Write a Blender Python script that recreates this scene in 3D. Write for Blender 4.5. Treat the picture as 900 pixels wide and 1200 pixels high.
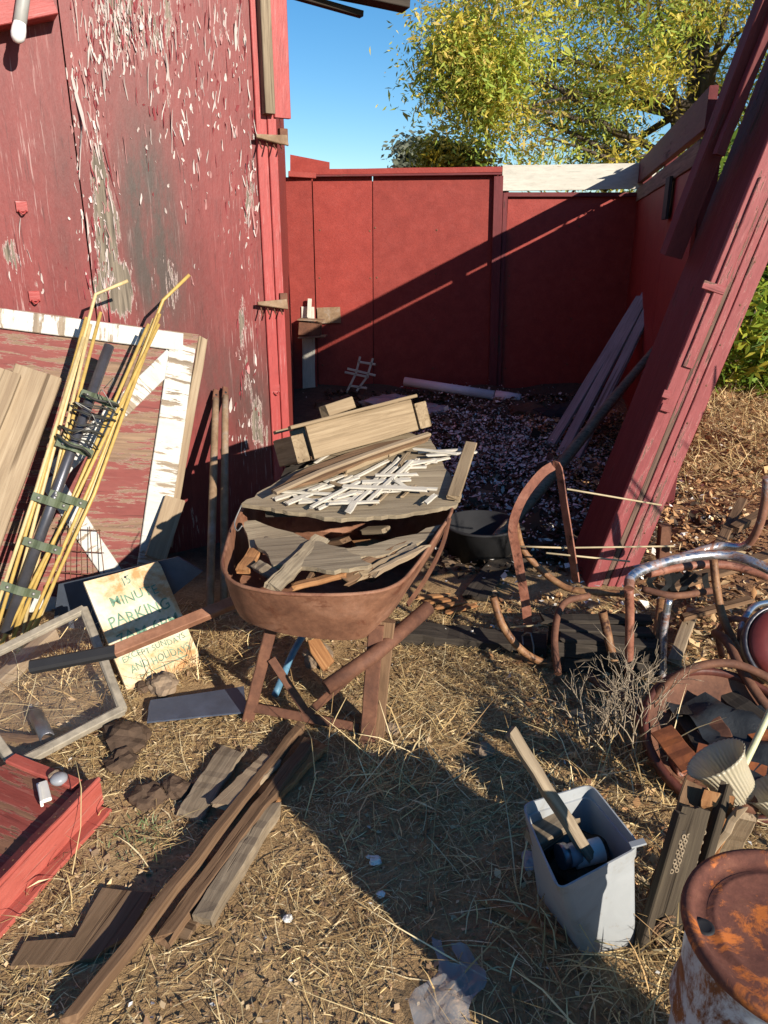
import bpy, math, random
import numpy as np
from mathutils import Vector, Matrix, noise as mnoise

# ------------------------------------------------------------------ camera, world, sun
for o in list(bpy.data.objects): bpy.data.objects.remove(o)
scene = bpy.context.scene
COL = scene.collection
R = math.radians
EYE, PITCH, FPX = 1.55, R(19.5), 880.0
cam_d = bpy.data.cameras.new('camera'); cam = bpy.data.objects.new('camera', cam_d); COL.objects.link(cam)
cam.location = (0, 0, EYE); cam.rotation_euler = (R(90) - PITCH, 0, 0)
cam_d.sensor_fit = 'VERTICAL'; cam_d.sensor_height = 36; cam_d.lens = FPX / 1200 * 36
cam_d.clip_start = .05; cam_d.clip_end = 2000
scene.camera = cam
SUN_AZ, SUN_EL = R(38), R(21.5)          # shadows run to the left and away
sd = bpy.data.lights.new('sun', 'SUN'); sun = bpy.data.objects.new('sun', sd); COL.objects.link(sun)
sd.energy = 5.0; sd.angle = R(.5); sd.color = (1, .91, .78)
ldir = Vector((-math.sin(SUN_AZ) * math.cos(SUN_EL), math.cos(SUN_AZ) * math.cos(SUN_EL), -math.sin(SUN_EL)))
sun.rotation_euler = ldir.to_track_quat('-Z', 'Y').to_euler(); sun.location = (6, -8, 9)
world = bpy.data.worlds.new('World'); scene.world = world; world.use_nodes = True
wn = world.node_tree
sky = wn.nodes.new('ShaderNodeTexSky'); sky.sky_type = 'NISHITA'; sky.sun_disc = False
sky.sun_elevation = SUN_EL; sky.sun_rotation = math.atan2(-ldir.x, -ldir.y)
sky.air_density = 1.0; sky.dust_density = .0; sky.ozone_density = 3.0
hs = wn.nodes.new('ShaderNodeHueSaturation'); hs.inputs['Saturation'].default_value = 1.3
wn.links.new(sky.outputs[0], hs.inputs['Color']); wn.links.new(hs.outputs[0], wn.nodes['Background'].inputs[0]); wn.nodes['Background'].inputs[1].default_value = .084
scene.view_settings.view_transform = 'Standard'; scene.view_settings.look = 'None'
scene.view_settings.exposure = .78; scene.view_settings.gamma = 1
scene.view_settings.use_curve_mapping = False

rnd = random.Random(7); rng = np.random.default_rng(11)
V = Vector

# ------------------------------------------------------------------ photo pixels -> rays
_c, _s = math.cos(PITCH), math.sin(PITCH)
def ray(px, py):
    a, b = (px - 450) / FPX, (600 - py) / FPX
    return V((a, _c + b * _s, -_s + b * _c))
CAMP = V((0, 0, EYE))
def PZ(px, py, z=0.0):
    d = ray(px, py); return CAMP + d * ((z - EYE) / d.z)
def PY(px, py, y):
    d = ray(px, py); return CAMP + d * (y / d.y)
def PP(px, py, p0, n):
    d = ray(px, py); return CAMP + d * ((p0 - CAMP).dot(n) / d.dot(n))
def sst(a, b, x):
    t = min(1, max(0, (x - a) / (b - a))); return t * t * (3 - 2 * t)
def gh(x, y):
    """height of the ground"""
    if abs(x) > 30 or y > 40 or y < -20: return 0.0
    h = .012 * mnoise.noise(V((x * 1.7, y * 1.7, 0))) + .008 * mnoise.noise(V((x * 5, y * 5, 3)))
    h += .13 * sst(4, 8, y)
    xl = 1.25 + (y - 3.3) * .26
    h += .20 * sst(3.4, 6.2, y) * sst(xl, xl + .9, x)
    if 3.6 < y < 9 and -1 < x < 3: h += .05 * sst(3.6, 4.6, y) * (mnoise.noise(V((x * 2.3, y * 2.3, 9))) + .3)
    return h
def G(px, py, dz=0.0):
    p = PZ(px, py, 0)
    for _ in range(3): p = PZ(px, py, gh(p.x, p.y) + dz)
    return p

# ------------------------------------------------------------------ materials
def new_mat(name):
    m = bpy.data.materials.new(name); m.use_nodes = True
    return m, m.node_tree, m.node_tree.nodes['Principled BSDF']
def nd(nt, t, **k):
    n = nt.nodes.new('ShaderNode' + t)
    for a, b in k.items(): setattr(n, a, b)
    return n
def coords(nt, scale=(1, 1, 1), rand=True):
    tc = nd(nt, 'TexCoord'); out = tc.outputs['Object']
    if rand:
        oi = nd(nt, 'ObjectInfo'); mu = nd(nt, 'Math', operation='MULTIPLY'); mu.inputs[1].default_value = 53
        nt.links.new(oi.outputs['Random'], mu.inputs[0])
        ad = nd(nt, 'VectorMath', operation='ADD'); nt.links.new(out, ad.inputs[0]); nt.links.new(mu.outputs[0], ad.inputs[1]); out = ad.outputs[0]
    mp = nd(nt, 'Mapping'); mp.inputs['Scale'].default_value = scale
    nt.links.new(out, mp.inputs[0]); return mp.outputs[0]
def noi(nt, vec, scale, detail=6, rough=.6, dist=0):
    n = nd(nt, 'TexNoise'); n.inputs['Scale'].default_value = scale; n.inputs['Detail'].default_value = detail
    n.inputs['Roughness'].default_value = rough; n.inputs['Distortion'].default_value = dist
    nt.links.new(vec, n.inputs['Vector']); return n.outputs['Fac']
def ramp(nt, fac, stops):
    r = nd(nt, 'ValToRGB'); e = r.color_ramp.elements
    while len(e) < len(stops): e.new(.5)
    for i, (p, c) in enumerate(stops):
        e[i].position = p; e[i].color = (c, c, c, 1) if not hasattr(c, '__len__') else (*c, 1)
    nt.links.new(fac, r.inputs[0]); return r.outputs[0]
def mixc(nt, fac, a, b, blend='MIX'):
    m = nd(nt, 'Mix', data_type='RGBA', blend_type=blend)
    for s, v in ((0, fac), (6, a), (7, b)):
        if hasattr(v, 'is_linked') or hasattr(v, 'links'): nt.links.new(v, m.inputs[s])
        elif s == 0: m.inputs[0].default_value = v
        else: m.inputs[s].default_value = (*v, 1)
    return m.outputs[2]
def math2(nt, op, a, b=0.0, clamp=False):
    m = nd(nt, 'Math', operation=op, use_clamp=clamp)
    for i, v in ((0, a), (1, b)):
        if hasattr(v, 'links'): nt.links.new(v, m.inputs[i])
        else: m.inputs[i].default_value = v
    return m.outputs[0]
def bump(nt, bs, h, st=.4, dist=.01):
    b = nd(nt, 'Bump'); b.inputs['Strength'].default_value = st; b.inputs['Distance'].default_value = dist
    nt.links.new(h, b.inputs['Height']); nt.links.new(b.outputs[0], bs.inputs['Normal'])
def axs(axis, along, across):
    return tuple(along if a == axis else across for a in 'xyz')
def wood(name, cols, axis='x', grain=70, rough=.88, stain=None, bst=.5):
    m, nt, bs = new_mat(name)
    g = noi(nt, coords(nt, axs(axis, grain * .045, grain)), 1, 8, .68, .9)
    big = noi(nt, coords(nt, axs(axis, 1.5, 5)), 1.3, 5, .6)
    c = ramp(nt, g, [(.28, cols[0]), (.5, cols[1]), (.72, cols[2])])
    c = mixc(nt, math2(nt, 'MULTIPLY', ramp(nt, big, [(.35, 0.), (.7, 1.)]), .55), c, stain or cols[0])
    crack = ramp(nt, noi(nt, coords(nt, axs(axis, grain * .02, grain * .8)), 1, 3, .5), [(.30, 0.), (.36, 1.)])
    c = mixc(nt, 1.0, c, mixc(nt, crack, (.45, .42, .4), (1, 1, 1)), 'MULTIPLY')
    nt.links.new(c, bs.inputs['Base Color']); bs.inputs['Roughness'].default_value = rough
    bs.inputs['Specular IOR Level'].default_value = .25
    bump(nt, bs, math2(nt, 'ADD', g, crack), bst, .004); return m
def paint(name, pc, wc, peel=.4, axis='x', grain=60, attr=None, rough=.6, prime=(.55, .45, .43)):
    """old paint over weathered wood; peel 0..1"""
    m, nt, bs = new_mat(name)
    st = noi(nt, coords(nt, axs(axis, grain * .12, grain)), 1, 7, .7, .2)
    big = noi(nt, coords(nt, axs(axis, .9, 5)), 1.5, 7, .68)
    k = math2(nt, 'ADD', math2(nt, 'MULTIPLY', st, .55), math2(nt, 'MULTIPLY', big, .6))
    if attr:
        at = nd(nt, 'Attribute', attribute_name=attr)
        k = math2(nt, 'ADD', k, math2(nt, 'MULTIPLY', at.outputs['Fac'], .5))
    t = .9 - .55 * peel
    bare = ramp(nt, k, [(t - .012, 0.), (t + .012, 1.)])
    edge = ramp(nt, k, [(t - .022, 0.), (t - .012, 1.)])
    g = noi(nt, coords(nt, axs(axis, grain * .06, grain * 1.3)), 1, 8, .65, .3)
    fine = noi(nt, coords(nt, axs(axis, grain * .25, grain * .9)), 1, 5, .7)
    pcol = ramp(nt, big, [(.3, pc[0]), (.7, pc[1])])
    pcol = mixc(nt, math2(nt, 'MULTIPLY', ramp(nt, fine, [(.45, 0.), (.75, 1.)]), .45), pcol, tuple(x * .55 for x in pc[0]))
    chalk = noi(nt, coords(nt, axs(axis, 1.6, 14)), 1, 7, .72)
    pcol = mixc(nt, math2(nt, 'MULTIPLY', ramp(nt, chalk, [(.48, 0.), (.78, 1.)]), .28), pcol, tuple(min(1, x * 1.2 + .03) for x in pc[1]))
    if attr:
        a2 = nd(nt, 'Attribute', attribute_name='stain')
        sk = math2(nt, 'MULTIPLY', a2.outputs['Fac'], ramp(nt, noi(nt, coords(nt, axs(axis, 6, 28)), 1, 7, .7), [(.25, .35), (.55, 1.)]))
        pcol = mixc(nt, sk, pcol, (.05, .032, .026))
    hair = ramp(nt, noi(nt, coords(nt, axs(axis, grain * .10, grain * 2.2)), 1, 4, .6), [(.60, 0.), (.66, 1.)])
    hairm = math2(nt, 'MULTIPLY', hair, ramp(nt, noi(nt, coords(nt, axs(axis, 1.2, 3.2)), 1.2, 5, .6), [(.42, 0.), (.66, 1.)]))
    pcol = mixc(nt, math2(nt, 'MULTIPLY', hairm, .5), pcol, prime)
    dark = ramp(nt, noi(nt, coords(nt, axs(axis, grain * .08, grain * 1.6)), 1, 3, .6), [(.30, 1.), (.37, 0.)])
    pcol = mixc(nt, math2(nt, 'MULTIPLY', dark, .55), pcol, tuple(x * .3 for x in pc[0]))
    wcol = ramp(nt, g, [(.3, wc[0]), (.68, wc[1])])
    c = mixc(nt, edge, pcol, prime); c = mixc(nt, bare, c, wcol)
    nt.links.new(c, bs.inputs['Base Color'])
    nt.links.new(ramp(nt, bare, [(0, rough), (1, .9)]), bs.inputs['Roughness'])
    bs.inputs['Specular IOR Level'].default_value = .3
    h = math2(nt, 'ADD', math2(nt, 'MULTIPLY', g, .4), math2(nt, 'ADD', math2(nt, 'MULTIPLY', bare, -1.0), math2(nt, 'MULTIPLY', fine, .9)))
    bump(nt, bs, h, .55, .004); return m
def rust(name, cols, scale=9, rough=.75, metal=0.0, under=None, cover=.5, dirt=True):
    m, nt, bs = new_mat(name)
    v = coords(nt, (1, 1, 1))
    a = noi(nt, v, scale, 9, .7, .3); b = noi(nt, v, scale * 5, 6, .7)
    c = ramp(nt, a, [(.25, cols[0]), (.5, cols[1]), (.75, cols[2])])
    c = mixc(nt, .5, c, ramp(nt, b, [(.3, .35), (.7, 1.)]), 'MULTIPLY')
    h = math2(nt, 'ADD', a, math2(nt, 'MULTIPLY', b, .5))
    if under:
        k = ramp(nt, noi(nt, v, scale * .8, 10, .72, .5), [(.48 - cover * .2 - .02, 1.), (.48 - cover * .2 + .03 + .1, 0.)]) if False else ramp(nt, noi(nt, v, scale * .8, 10, .72, .5), [(cover - .03, 0.), (cover + .05, 1.)])
        c = mixc(nt, k, c, under)
        nt.links.new(ramp(nt, k, [(0, rough), (1, rough * .45)]), bs.inputs['Roughness'])
        nt.links.new(ramp(nt, k, [(0, 0.), (1, metal)]), bs.inputs['Metallic'])
    else:
        bs.inputs['Roughness'].default_value = rough
    nt.links.new(c, bs.inputs['Base Color']); bs.inputs['Specular IOR Level'].default_value = .3
    bump(nt, bs, h, .35, .004); return m
def plain(name, c, rough=.6, spec=.3, var=.35, scale=12, metal=0, st=.2, bd=.003):
    m, nt, bs = new_mat(name)
    a = noi(nt, coords(nt), scale, 8, .65)
    cc = ramp(nt, a, [(.3, tuple(x * (1 - var) for x in c)), (.7, tuple(min(1, x * (1 + var * .35)) for x in c))])
    nt.links.new(cc, bs.inputs['Base Color']); bs.inputs['Roughness'].default_value = rough
    bs.inputs['Specular IOR Level'].default_value = spec; bs.inputs['Metallic'].default_value = metal
    bump(nt, bs, a, st, bd); return m
def vcol(name, rough=.8, spec=.2, trans=0.0):
    m, nt, bs = new_mat(name)
    at = nd(nt, 'Attribute', attribute_name='Col')
    nt.links.new(at.outputs['Color'], bs.inputs['Base Color']); bs.inputs['Roughness'].default_value = rough
    bs.inputs['Specular IOR Level'].default_value = spec
    if trans:
        tl = nd(nt, 'BsdfTranslucent'); nt.links.new(at.outputs['Color'], tl.inputs[0])
        mx = nd(nt, 'MixShader'); mx.inputs[0].default_value = trans
        nt.links.new(bs.outputs[0], mx.inputs[1]); nt.links.new(tl.outputs[0], mx.inputs[2])
        nt.links.new(mx.outputs[0], nt.nodes['Material Output'].inputs[0])
    return m
RED = ((.132, .018, .017), (.19, .03, .027)); GREYW = ((.055, .045, .035), (.22, .18, .135))
M = dict(
    barn=paint('barn_red_peeling', RED, GREYW, .30, 'z', 60, 'peel', .5, (.5, .38, .35)),
    trim=paint('red_trim', ((.27, .038, .035), (.34, .055, .05)), GREYW, .16, 'x', 60, None, .5),
    fence=paint('fence_red', ((.215, .026, .019), (.285, .04, .029)), ((.07, .03, .02), (.16, .05, .035)), .12, 'z', 70, None, .6, (.15, .03, .025)),
    fence_dull=paint('fence_red_worn', ((.18, .024, .018), (.25, .038, .028)), ((.13, .02, .016), (.19, .04, .028)), .2, 'z', 80, None, .7, (.12, .025, .02)),
    post=paint('post_red_worn', ((.2, .045, .048), (.27, .07, .072)), ((.05, .03, .024), (.2, .125, .09)), .66, 'x', 55, None, .65, (.3, .1, .1)),
    post_trim=paint('post_trim_red', ((.20, .04, .041), (.28, .07, .071)), ((.08, .04, .032), (.2, .115, .085)), .48, 'x', 60, None, .6, (.4, .16, .15)),
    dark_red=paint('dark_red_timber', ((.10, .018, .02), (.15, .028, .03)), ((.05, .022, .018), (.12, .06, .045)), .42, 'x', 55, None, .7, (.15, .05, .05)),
    doorp=paint('door_red_brown', ((.16, .04, .035), (.2, .055, .045)), ((.12, .075, .05), (.26, .17, .11)), .56, 'x', 45, None, .75, (.3, .2, .16)),
    white=paint('white_trim', ((.4, .4, .37), (.48, .47, .44)), ((.14, .11, .08), (.32, .25, .18)), .5, 'y', 30, None, .6, (.55, .5, .43)),
    whiteb=paint('white_board', ((.44, .42, .36), (.54, .51, .44)), ((.2, .16, .12), (.4, .33, .25)), .34, 'x', 40, None, .7, (.5, .45, .38)),
    box_red=paint('box_red', ((.32, .06, .042), (.40, .10, .075)), ((.12, .06, .04), (.26, .14, .09)), .16, 'x', 50, None, .6, (.45, .25, .2)),
    box_floor=paint('box_floor', ((.2, .04, .03), (.27, .06, .045)), ((.13, .06, .035), (.24, .12, .07)), .5, 'x', 40, None, .8, (.3, .12, .09)),
    pale=wood('pale_board', ((.18, .125, .08), (.30, .225, .145), (.40, .315, .215)), 'x', 45),
    grey=wood('grey_weathered_wood', ((.10, .075, .05), (.24, .185, .125), (.36, .29, .20)), 'x', 60),
    ply=wood('weathered_plywood', ((.12, .09, .06), (.28, .22, .145), (.38, .31, .21)), 'x', 50, bst=.7),
    plybrown=wood('brown_plywood', ((.09, .055, .03), (.18, .115, .065), (.25, .165, .1)), 'y', 45),
    brown=wood('brown_wood', ((.07, .04, .022), (.16, .092, .05), (.26, .16, .09)), 'x', 60),
    orange=wood('split_wood_orange', ((.16, .065, .025), (.33, .16, .065), (.45, .26, .12)), 'x', 60),
    silver=wood('silver_grey_wood', ((.16, .15, .15), (.32, .30, .29), (.42, .40, .39)), 'x', 60),
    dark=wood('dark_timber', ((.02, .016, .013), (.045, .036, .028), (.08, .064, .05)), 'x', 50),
    planter=wood('planter_wood', ((.13, .09, .052), (.27, .195, .118), (.36, .275, .175)), 'x', 50),
    lattice=paint('lattice_white', ((.42, .38, .31), (.52, .48, .41)), ((.3, .2, .11), (.5, .36, .22)), .42, 'x', 60, None, .7, (.5, .4, .28)),
    tub=rust('rust_tub', ((.12, .05, .03), (.25, .115, .066), (.37, .195, .125)), 7, .75, 0, (.13, .05, .03), .57),
    rustd=rust('rust_dark', ((.07, .03, .02), (.14, .06, .035), (.22, .1, .055)), 12, .75),
    rusto=rust('rust_orange', ((.13, .035, .018), (.24, .075, .03), (.55, .17, .045)), 7, .85),
    lidrust=rust('rusty_lid', ((.075, .026, .02), (.14, .05, .033), (.2, .08, .05)), 16, .85, 0, (.48, .14, .03), .525),
    rustt=rust('rust_tan_tube', ((.10, .04, .02), (.25, .12, .055), (.42, .26, .13)), 18, .6, 0, (.06, .03, .02), .56),
    rustp=rust('rust_pinkish_tube', ((.13, .045, .03), (.27, .105, .065), (.38, .18, .12)), 18, .55, 0, (.07, .03, .022), .57),
    chrome=rust('chrome_rusting', ((.11, .05, .035), (.22, .10, .065), (.32, .16, .1)), 6, .6, .95, (.5, .52, .56), .51),
    drum=rust('drum_paint_rust', ((.09, .03, .018), (.2, .075, .03), (.34, .13, .04)), 9, .7, 0, (.42, .46, .50), .46),
    steel=plain('dull_steel', (.2, .2, .22), .4, .5, .4, 20, .8),
    pipe_dark=plain('grey_tube', (.09, .09, .105), .35, .5, .35, 15, .5),
    pole=rust('pole_worn', ((.13, .07, .035), (.26, .17, .10), (.34, .30, .27)), 7, .7),
    clampg=plain('olive_green_metal', (.085, .105, .06), .55, .4, .3, 25),
    wire=plain('dark_wire', (.03, .03, .026), .6, .3, .2),
    galv=plain('galvanised_wire', (.28, .27, .25), .5, .5, .3, 20, .6),
    rodw=plain('straw_coloured_wire', (.45, .36, .22), .6, .3, .3),
    yellow=plain('yellow_rod', (.46, .31, .09), .45, .4, .3, 30),
    yellow2=plain('pale_yellow_rod', (.52, .40, .2), .5, .4, .3, 30),
    sign=plain('sign_cream', (.62, .53, .33), .6, .3, .3, 8),
    green=plain('sign_green_paint', (.17, .29, .2), .7, .2, .65, 60),
    bucket=plain('pale_grey_plastic', (.34, .36, .37), .5, .4, .12, 6, 0, .05),
    glassf=plain('weathered_frame_wood', (.30, .26, .20), .8, .3, .45, 25),
    bluemetal=plain('blue_grey_sheet', (.06, .075, .11), .45, .4, .4, 9),
    slate=plain('slate_blue', (.05, .062, .085), .7, .3, .3, 9),
    blackr=plain('black_rubber', (.018, .018, .02), .7, .3, .3, 9),
    blackc=plain('black_plastic_sheet', (.022, .024, .026), .45, .4, .4, 12, 0, .6, .01),
    pvc=plain('white_pvc', (.62, .62, .66), .4, .5, .15, 5),
    whitep=plain('white_plastic', (.66, .65, .6), .5, .4, .15, 9),
    bag=plain('grey_plastic_film', (.26, .27, .29), .4, .4, .2, 9),
    redp=plain('red_vinyl', (.15, .028, .024), .45, .4, .4, 7),
    teal=plain('teal_can', (.03, .1, .11), .45, .4, .3, 10),
    stone=plain('stone', (.26, .19, .13), .9, .2, .4, 14, 0, .6, .01),
    clod=plain('dark_earth_clod', (.10, .066, .045), .95, .1, .4, 18, 0, .7, .01),
    bulb=plain('milk_glass', (.72, .72, .7), .25, .5, .08, 3, 0, 0),
    socket=plain('grey_socket', (.3, .29, .27), .5, .4, .2, 9),
    ventw=wood('shade_darkened_vent_wood', ((.03, .022, .014), (.06, .045, .03), (.10, .078, .05)), 'x', 60),  # olive brown vent wood, darkened to paint in the panel's shaded face
    bark=wood('bark', ((.04, .03, .022), (.085, .066, .05), (.14, .11, .085)), 'z', 30),
    straw=vcol('dry_grass', .75, .2), leaf=vcol('tree_leaf', .5, .35, .5), chip=vcol('shell_chips', .8, .2), litter=vcol('leaf_litter', .8, .2),
    flake=vcol('paint_flakes', .7, .2), twig=plain('pale_twig', (.34, .27, .19), .8, .2, .4, 30),
)
m, nt, bs = new_mat('scuffed_grey_plastic'); M['bucket'] = m
v = coords(nt); a = noi(nt, v, 7, 9, .7, .5); b = noi(nt, v, 45, 5, .7)
c = ramp(nt, a, [(.3, (.22, .215, .2)), (.45, (.27, .285, .295)), (.7, (.31, .325, .335))]); c = mixc(nt, ramp(nt, b, [(.62, 0.), (.72, .6)]), c, (.2, .17, .13))
nt.links.new(c, bs.inputs['Base Color']); bs.inputs['Roughness'].default_value = .5; bump(nt, bs, b, .08, .002)
m, nt, bs = new_mat('thin_plastic_film'); M['film'] = m
bs.inputs['Base Color'].default_value = (.4, .4, .41, 1); bs.inputs['Roughness'].default_value = .3; bs.inputs['Alpha'].default_value = .45
# lamp glass: ribbed, slightly yellow
m, nt, bs = new_mat('frosted_lamp_glass'); M['shade'] = m
bs.inputs['Base Color'].default_value = (.62, .55, .4, 1); bs.inputs['Roughness'].default_value = .3; bs.inputs['Transmission Weight'].default_value = .5
m, nt, bs = new_mat('dusty_window_glass'); M['glass'] = m
gl = nd(nt, 'BsdfTransparent'); gs = nd(nt, 'BsdfGlossy'); gs.inputs['Roughness'].default_value = .08
df = nd(nt, 'BsdfDiffuse'); df.inputs[0].default_value = (.5, .46, .4, 1)
fr = nd(nt, 'LayerWeight'); fr.inputs[0].default_value = .12
m1 = nd(nt, 'MixShader'); m2 = nd(nt, 'MixShader')
nt.links.new(ramp(nt, noi(nt, coords(nt), 6, 6), [(.4, .01), (.8, .09)]), m1.inputs[0])
nt.links.new(gl.outputs[0], m1.inputs[1]); nt.links.new(df.outputs[0], m1.inputs[2])
nt.links.new(ramp(nt, fr.outputs['Facing'], [(0, .04), (1, .5)]), m2.inputs[0]); nt.links.new(m1.outputs[0], m2.inputs[1]); nt.links.new(gs.outputs[0], m2.inputs[2])
nt.links.new(m2.outputs[0], nt.nodes['Material Output'].inputs[0])
# ground
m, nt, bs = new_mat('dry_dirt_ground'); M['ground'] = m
v = coords(nt, (1, 1, 1), False)
a = noi(nt, v, 1.6, 8, .65, .3); b = noi(nt, v, 14, 8, .7); c_ = noi(nt, v, 90, 5, .7); e_ = noi(nt, v, 260, 3, .7)
c = ramp(nt, a, [(.3, (.28, .17, .085)), (.5, (.45, .295, .15)), (.7, (.55, .385, .205))])
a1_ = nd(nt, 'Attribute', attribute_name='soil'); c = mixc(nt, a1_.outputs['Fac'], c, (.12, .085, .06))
a2_ = nd(nt, 'Attribute', attribute_name='bank'); c = mixc(nt, a2_.outputs['Fac'], c, (.36, .19, .10))
c = mixc(nt, .65, c, ramp(nt, b, [(.3, .4), (.7, 1.15)]), 'MULTIPLY')
c = mixc(nt, .7, c, ramp(nt, c_, [(.3, .45), (.7, 1.2)]), 'MULTIPLY')
nt.links.new(c, bs.inputs['Base Color']); bs.inputs['Roughness'].default_value = .95; bs.inputs['Specular IOR Level'].default_value = .1
bump(nt, bs, math2(nt, 'ADD', math2(nt, 'ADD', b, math2(nt, 'MULTIPLY', c_, .5)), math2(nt, 'MULTIPLY', e_, .2)), .7, .02)

# ------------------------------------------------------------------ object helpers
WM = {}
def link(o, parent=None, mw=None):
    COL.objects.link(o); mw = mw or Matrix.Identity(4)
    if parent is not None:
        o.parent = parent; o.matrix_basis = WM[parent.name].inverted() @ mw
    else: o.matrix_basis = mw
    WM[o.name] = mw; return o
def tag(o, label=None, cat=None, group=None, kind=None):
    if label: o['label'] = label
    if cat: o['category'] = cat
    if group: o['group'] = group
    if kind: o['kind'] = kind
    return o
def T(name, label, cat, loc, group=None):
    o = bpy.data.objects.new(name, None); o.empty_display_size = .1
    link(o, None, Matrix.Translation(loc)); return tag(o, label, cat, group)
def mk(name, verts, faces, mat, parent=None, mw=None, smooth=False):
    me = bpy.data.meshes.new(name); me.from_pydata([tuple(p) for p in verts], [], faces); me.update()
    if smooth: me.polygons.foreach_set('use_smooth', [True] * len(me.polygons))
    me.materials.append(M[mat] if isinstance(mat, str) else mat)
    return link(bpy.data.objects.new(name, me), parent, mw)
def frame(p0, xdir, zdir):
    x = xdir.normalized(); z = (zdir - x * zdir.dot(x))
    if z.length < 1e-5: z = V((0, 1, 0)) - x * x.y
    z.normalize(); y = z.cross(x)
    return Matrix(((x.x, y.x, z.x, p0.x), (x.y, y.y, z.y, p0.y), (x.z, y.z, z.z, p0.z), (0, 0, 0, 1)))
def beam(name, p0, p1, w, t, mat, parent=None, n=(0, 0, 1), ch=.003, seg=7, jit=0.0, jag=0.0, bow=0.0, taper=1.0):
    """board from p0 to p1; w across, t along the face normal n"""
    p0, p1 = V(p0), V(p1); L = (p1 - p0).length; mw = frame(p0, p1 - p0, V(n))
    hw, ht = w / 2, t / 2; ch = min(ch, hw * .45, ht * .45)
    prof = [(-hw + ch, -ht), (hw - ch, -ht), (hw, -ht + ch), (hw, ht - ch), (hw - ch, ht), (-hw + ch, ht), (-hw, ht - ch), (-hw, -ht + ch)]
    vs, fs = [], []
    jj = [rnd.uniform(-jag, jag) if jag else 0 for _ in range(8)]; kk = [rnd.uniform(-jag, jag) if jag else 0 for _ in range(8)]
    for i in range(seg + 1):
        u = i / seg; sc = 1 + (taper - 1) * u
        dy, dz = rnd.uniform(-jit, jit), rnd.uniform(-jit, jit) + bow * math.sin(math.pi * u)
        ws = sc * (1 + rnd.uniform(-jit, jit) * 4)
        for k, (y, z) in enumerate(prof):
            x = u * L + (jj[k] if i == 0 else kk[k] if i == seg else 0)
            vs.append((x, y * ws + dy, z + dz))
    for i in range(seg):
        for k in range(8):
            a, b = i * 8 + k, i * 8 + (k + 1) % 8
            fs.append((a, b, b + 8, a + 8))
    fs.append(tuple(range(7, -1, -1))); fs.append(tuple(range(seg * 8, seg * 8 + 8)))
    return mk(name, vs, fs, mat, parent, mw)
def crom(pts, res):
    if res <= 1 or len(pts) < 3: return [V(p) for p in pts]
    P = [V(p) for p in pts]; P = [P[0] * 2 - P[1]] + P + [P[-1] * 2 - P[-2]]; out = []
    for i in range(1, len(P) - 2):
        for k in range(res):
            t = k / res; a, b, c, d = P[i - 1], P[i], P[i + 1], P[i + 2]
            out.append(.5 * ((2 * b) + (c - a) * t + (2 * a - 5 * b + 4 * c - d) * t * t + (3 * b - a - 3 * c + d) * t ** 3))
    out.append(P[-2]); return out
def sweep(pts, rad, n=8, hollow=False, flat=None, closed=False):
    """tube along pts; rad number or list; flat=(w,t) makes a strap"""
    vs, fs = [], []; N = len(pts); nor = None
    for i, p in enumerate(pts):
        if closed: d = pts[(i + 1) % N] - pts[i - 1]
        else: d = pts[min(i + 1, N - 1)] - pts[max(i - 1, 0)]
        d.normalize()
        if nor is None:
            nor = d.orthogonal() if flat is None else d.cross(V(flat[2] if len(flat) > 2 else (0, 1, 0)))
        nor = (nor - d * nor.dot(d)).normalized(); bi = d.cross(nor)
        r = rad[i] if hasattr(rad, '__len__') else rad
        if flat:
            w, t = flat[0] / 2, flat[1] / 2
            for (a, b) in ((-w, -t), (w, -t), (w, t), (-w, t)): vs.append(p + nor * a + bi * b)
        else:
            for k in range(n):
                an = 2 * math.pi * k / n; vs.append(p + nor * (math.cos(an) * r) + bi * (math.sin(an) * r))
    if flat: n = 4
    for i in range(N if closed else N - 1):
        for k in range(n):
            a, b = i * n + k, i * n + (k + 1) % n; c, d = ((i + 1) % N) * n + (k + 1) % n, ((i + 1) % N) * n + k
            fs.append((a, b, c, d))
    if not closed:
        if hollow:
            for end, step in ((0, 1), (N - 1, -1)):
                base = len(vs); p = pts[end]; q = pts[end + step]; ind = (q - p).normalized() * .06
                for k in range(n): vs.append(p + (vs[end * n + k] - p) * .8)
                for k in range(n): vs.append(vs[base + k] + ind)
                for k in range(n):
                    k2 = (k + 1) % n; o = end * n
                    f1 = (o + k, base + k, base + k2, o + k2); f2 = (base + k, base + n + k, base + n + k2, base + k2)
                    fs += [f1, f2] if step == 1 else [f1[::-1], f2[::-1]]
                fs.append(tuple(base + n + k for k in range(n)))
        else:
            fs.append(tuple(range(n - 1, -1, -1))); fs.append(tuple(range((N - 1) * n, N * n)))
    return vs, fs
def tube(name, pts, rad, mat, parent=None, n=8, res=6, hollow=False, flat=None, closed=False):
    P = crom(pts, res) if not closed else [V(p) for p in pts]
    if hasattr(rad, '__len__'):
        rad = list(np.interp(np.linspace(0, 1, len(P)), np.linspace(0, 1, len(rad)), rad))
    o = P[0].copy(); P = [p - o for p in P]
    vs, fs = sweep(P, rad, n, hollow, flat, closed)
    ob = mk(name, vs, fs, mat, parent, Matrix.Translation(o), smooth=flat is None)
    if flat is None and not closed:
        me = ob.data
        for p in me.polygons:
            if len(p.vertices) > 4: p.use_smooth = False
    return ob
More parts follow.
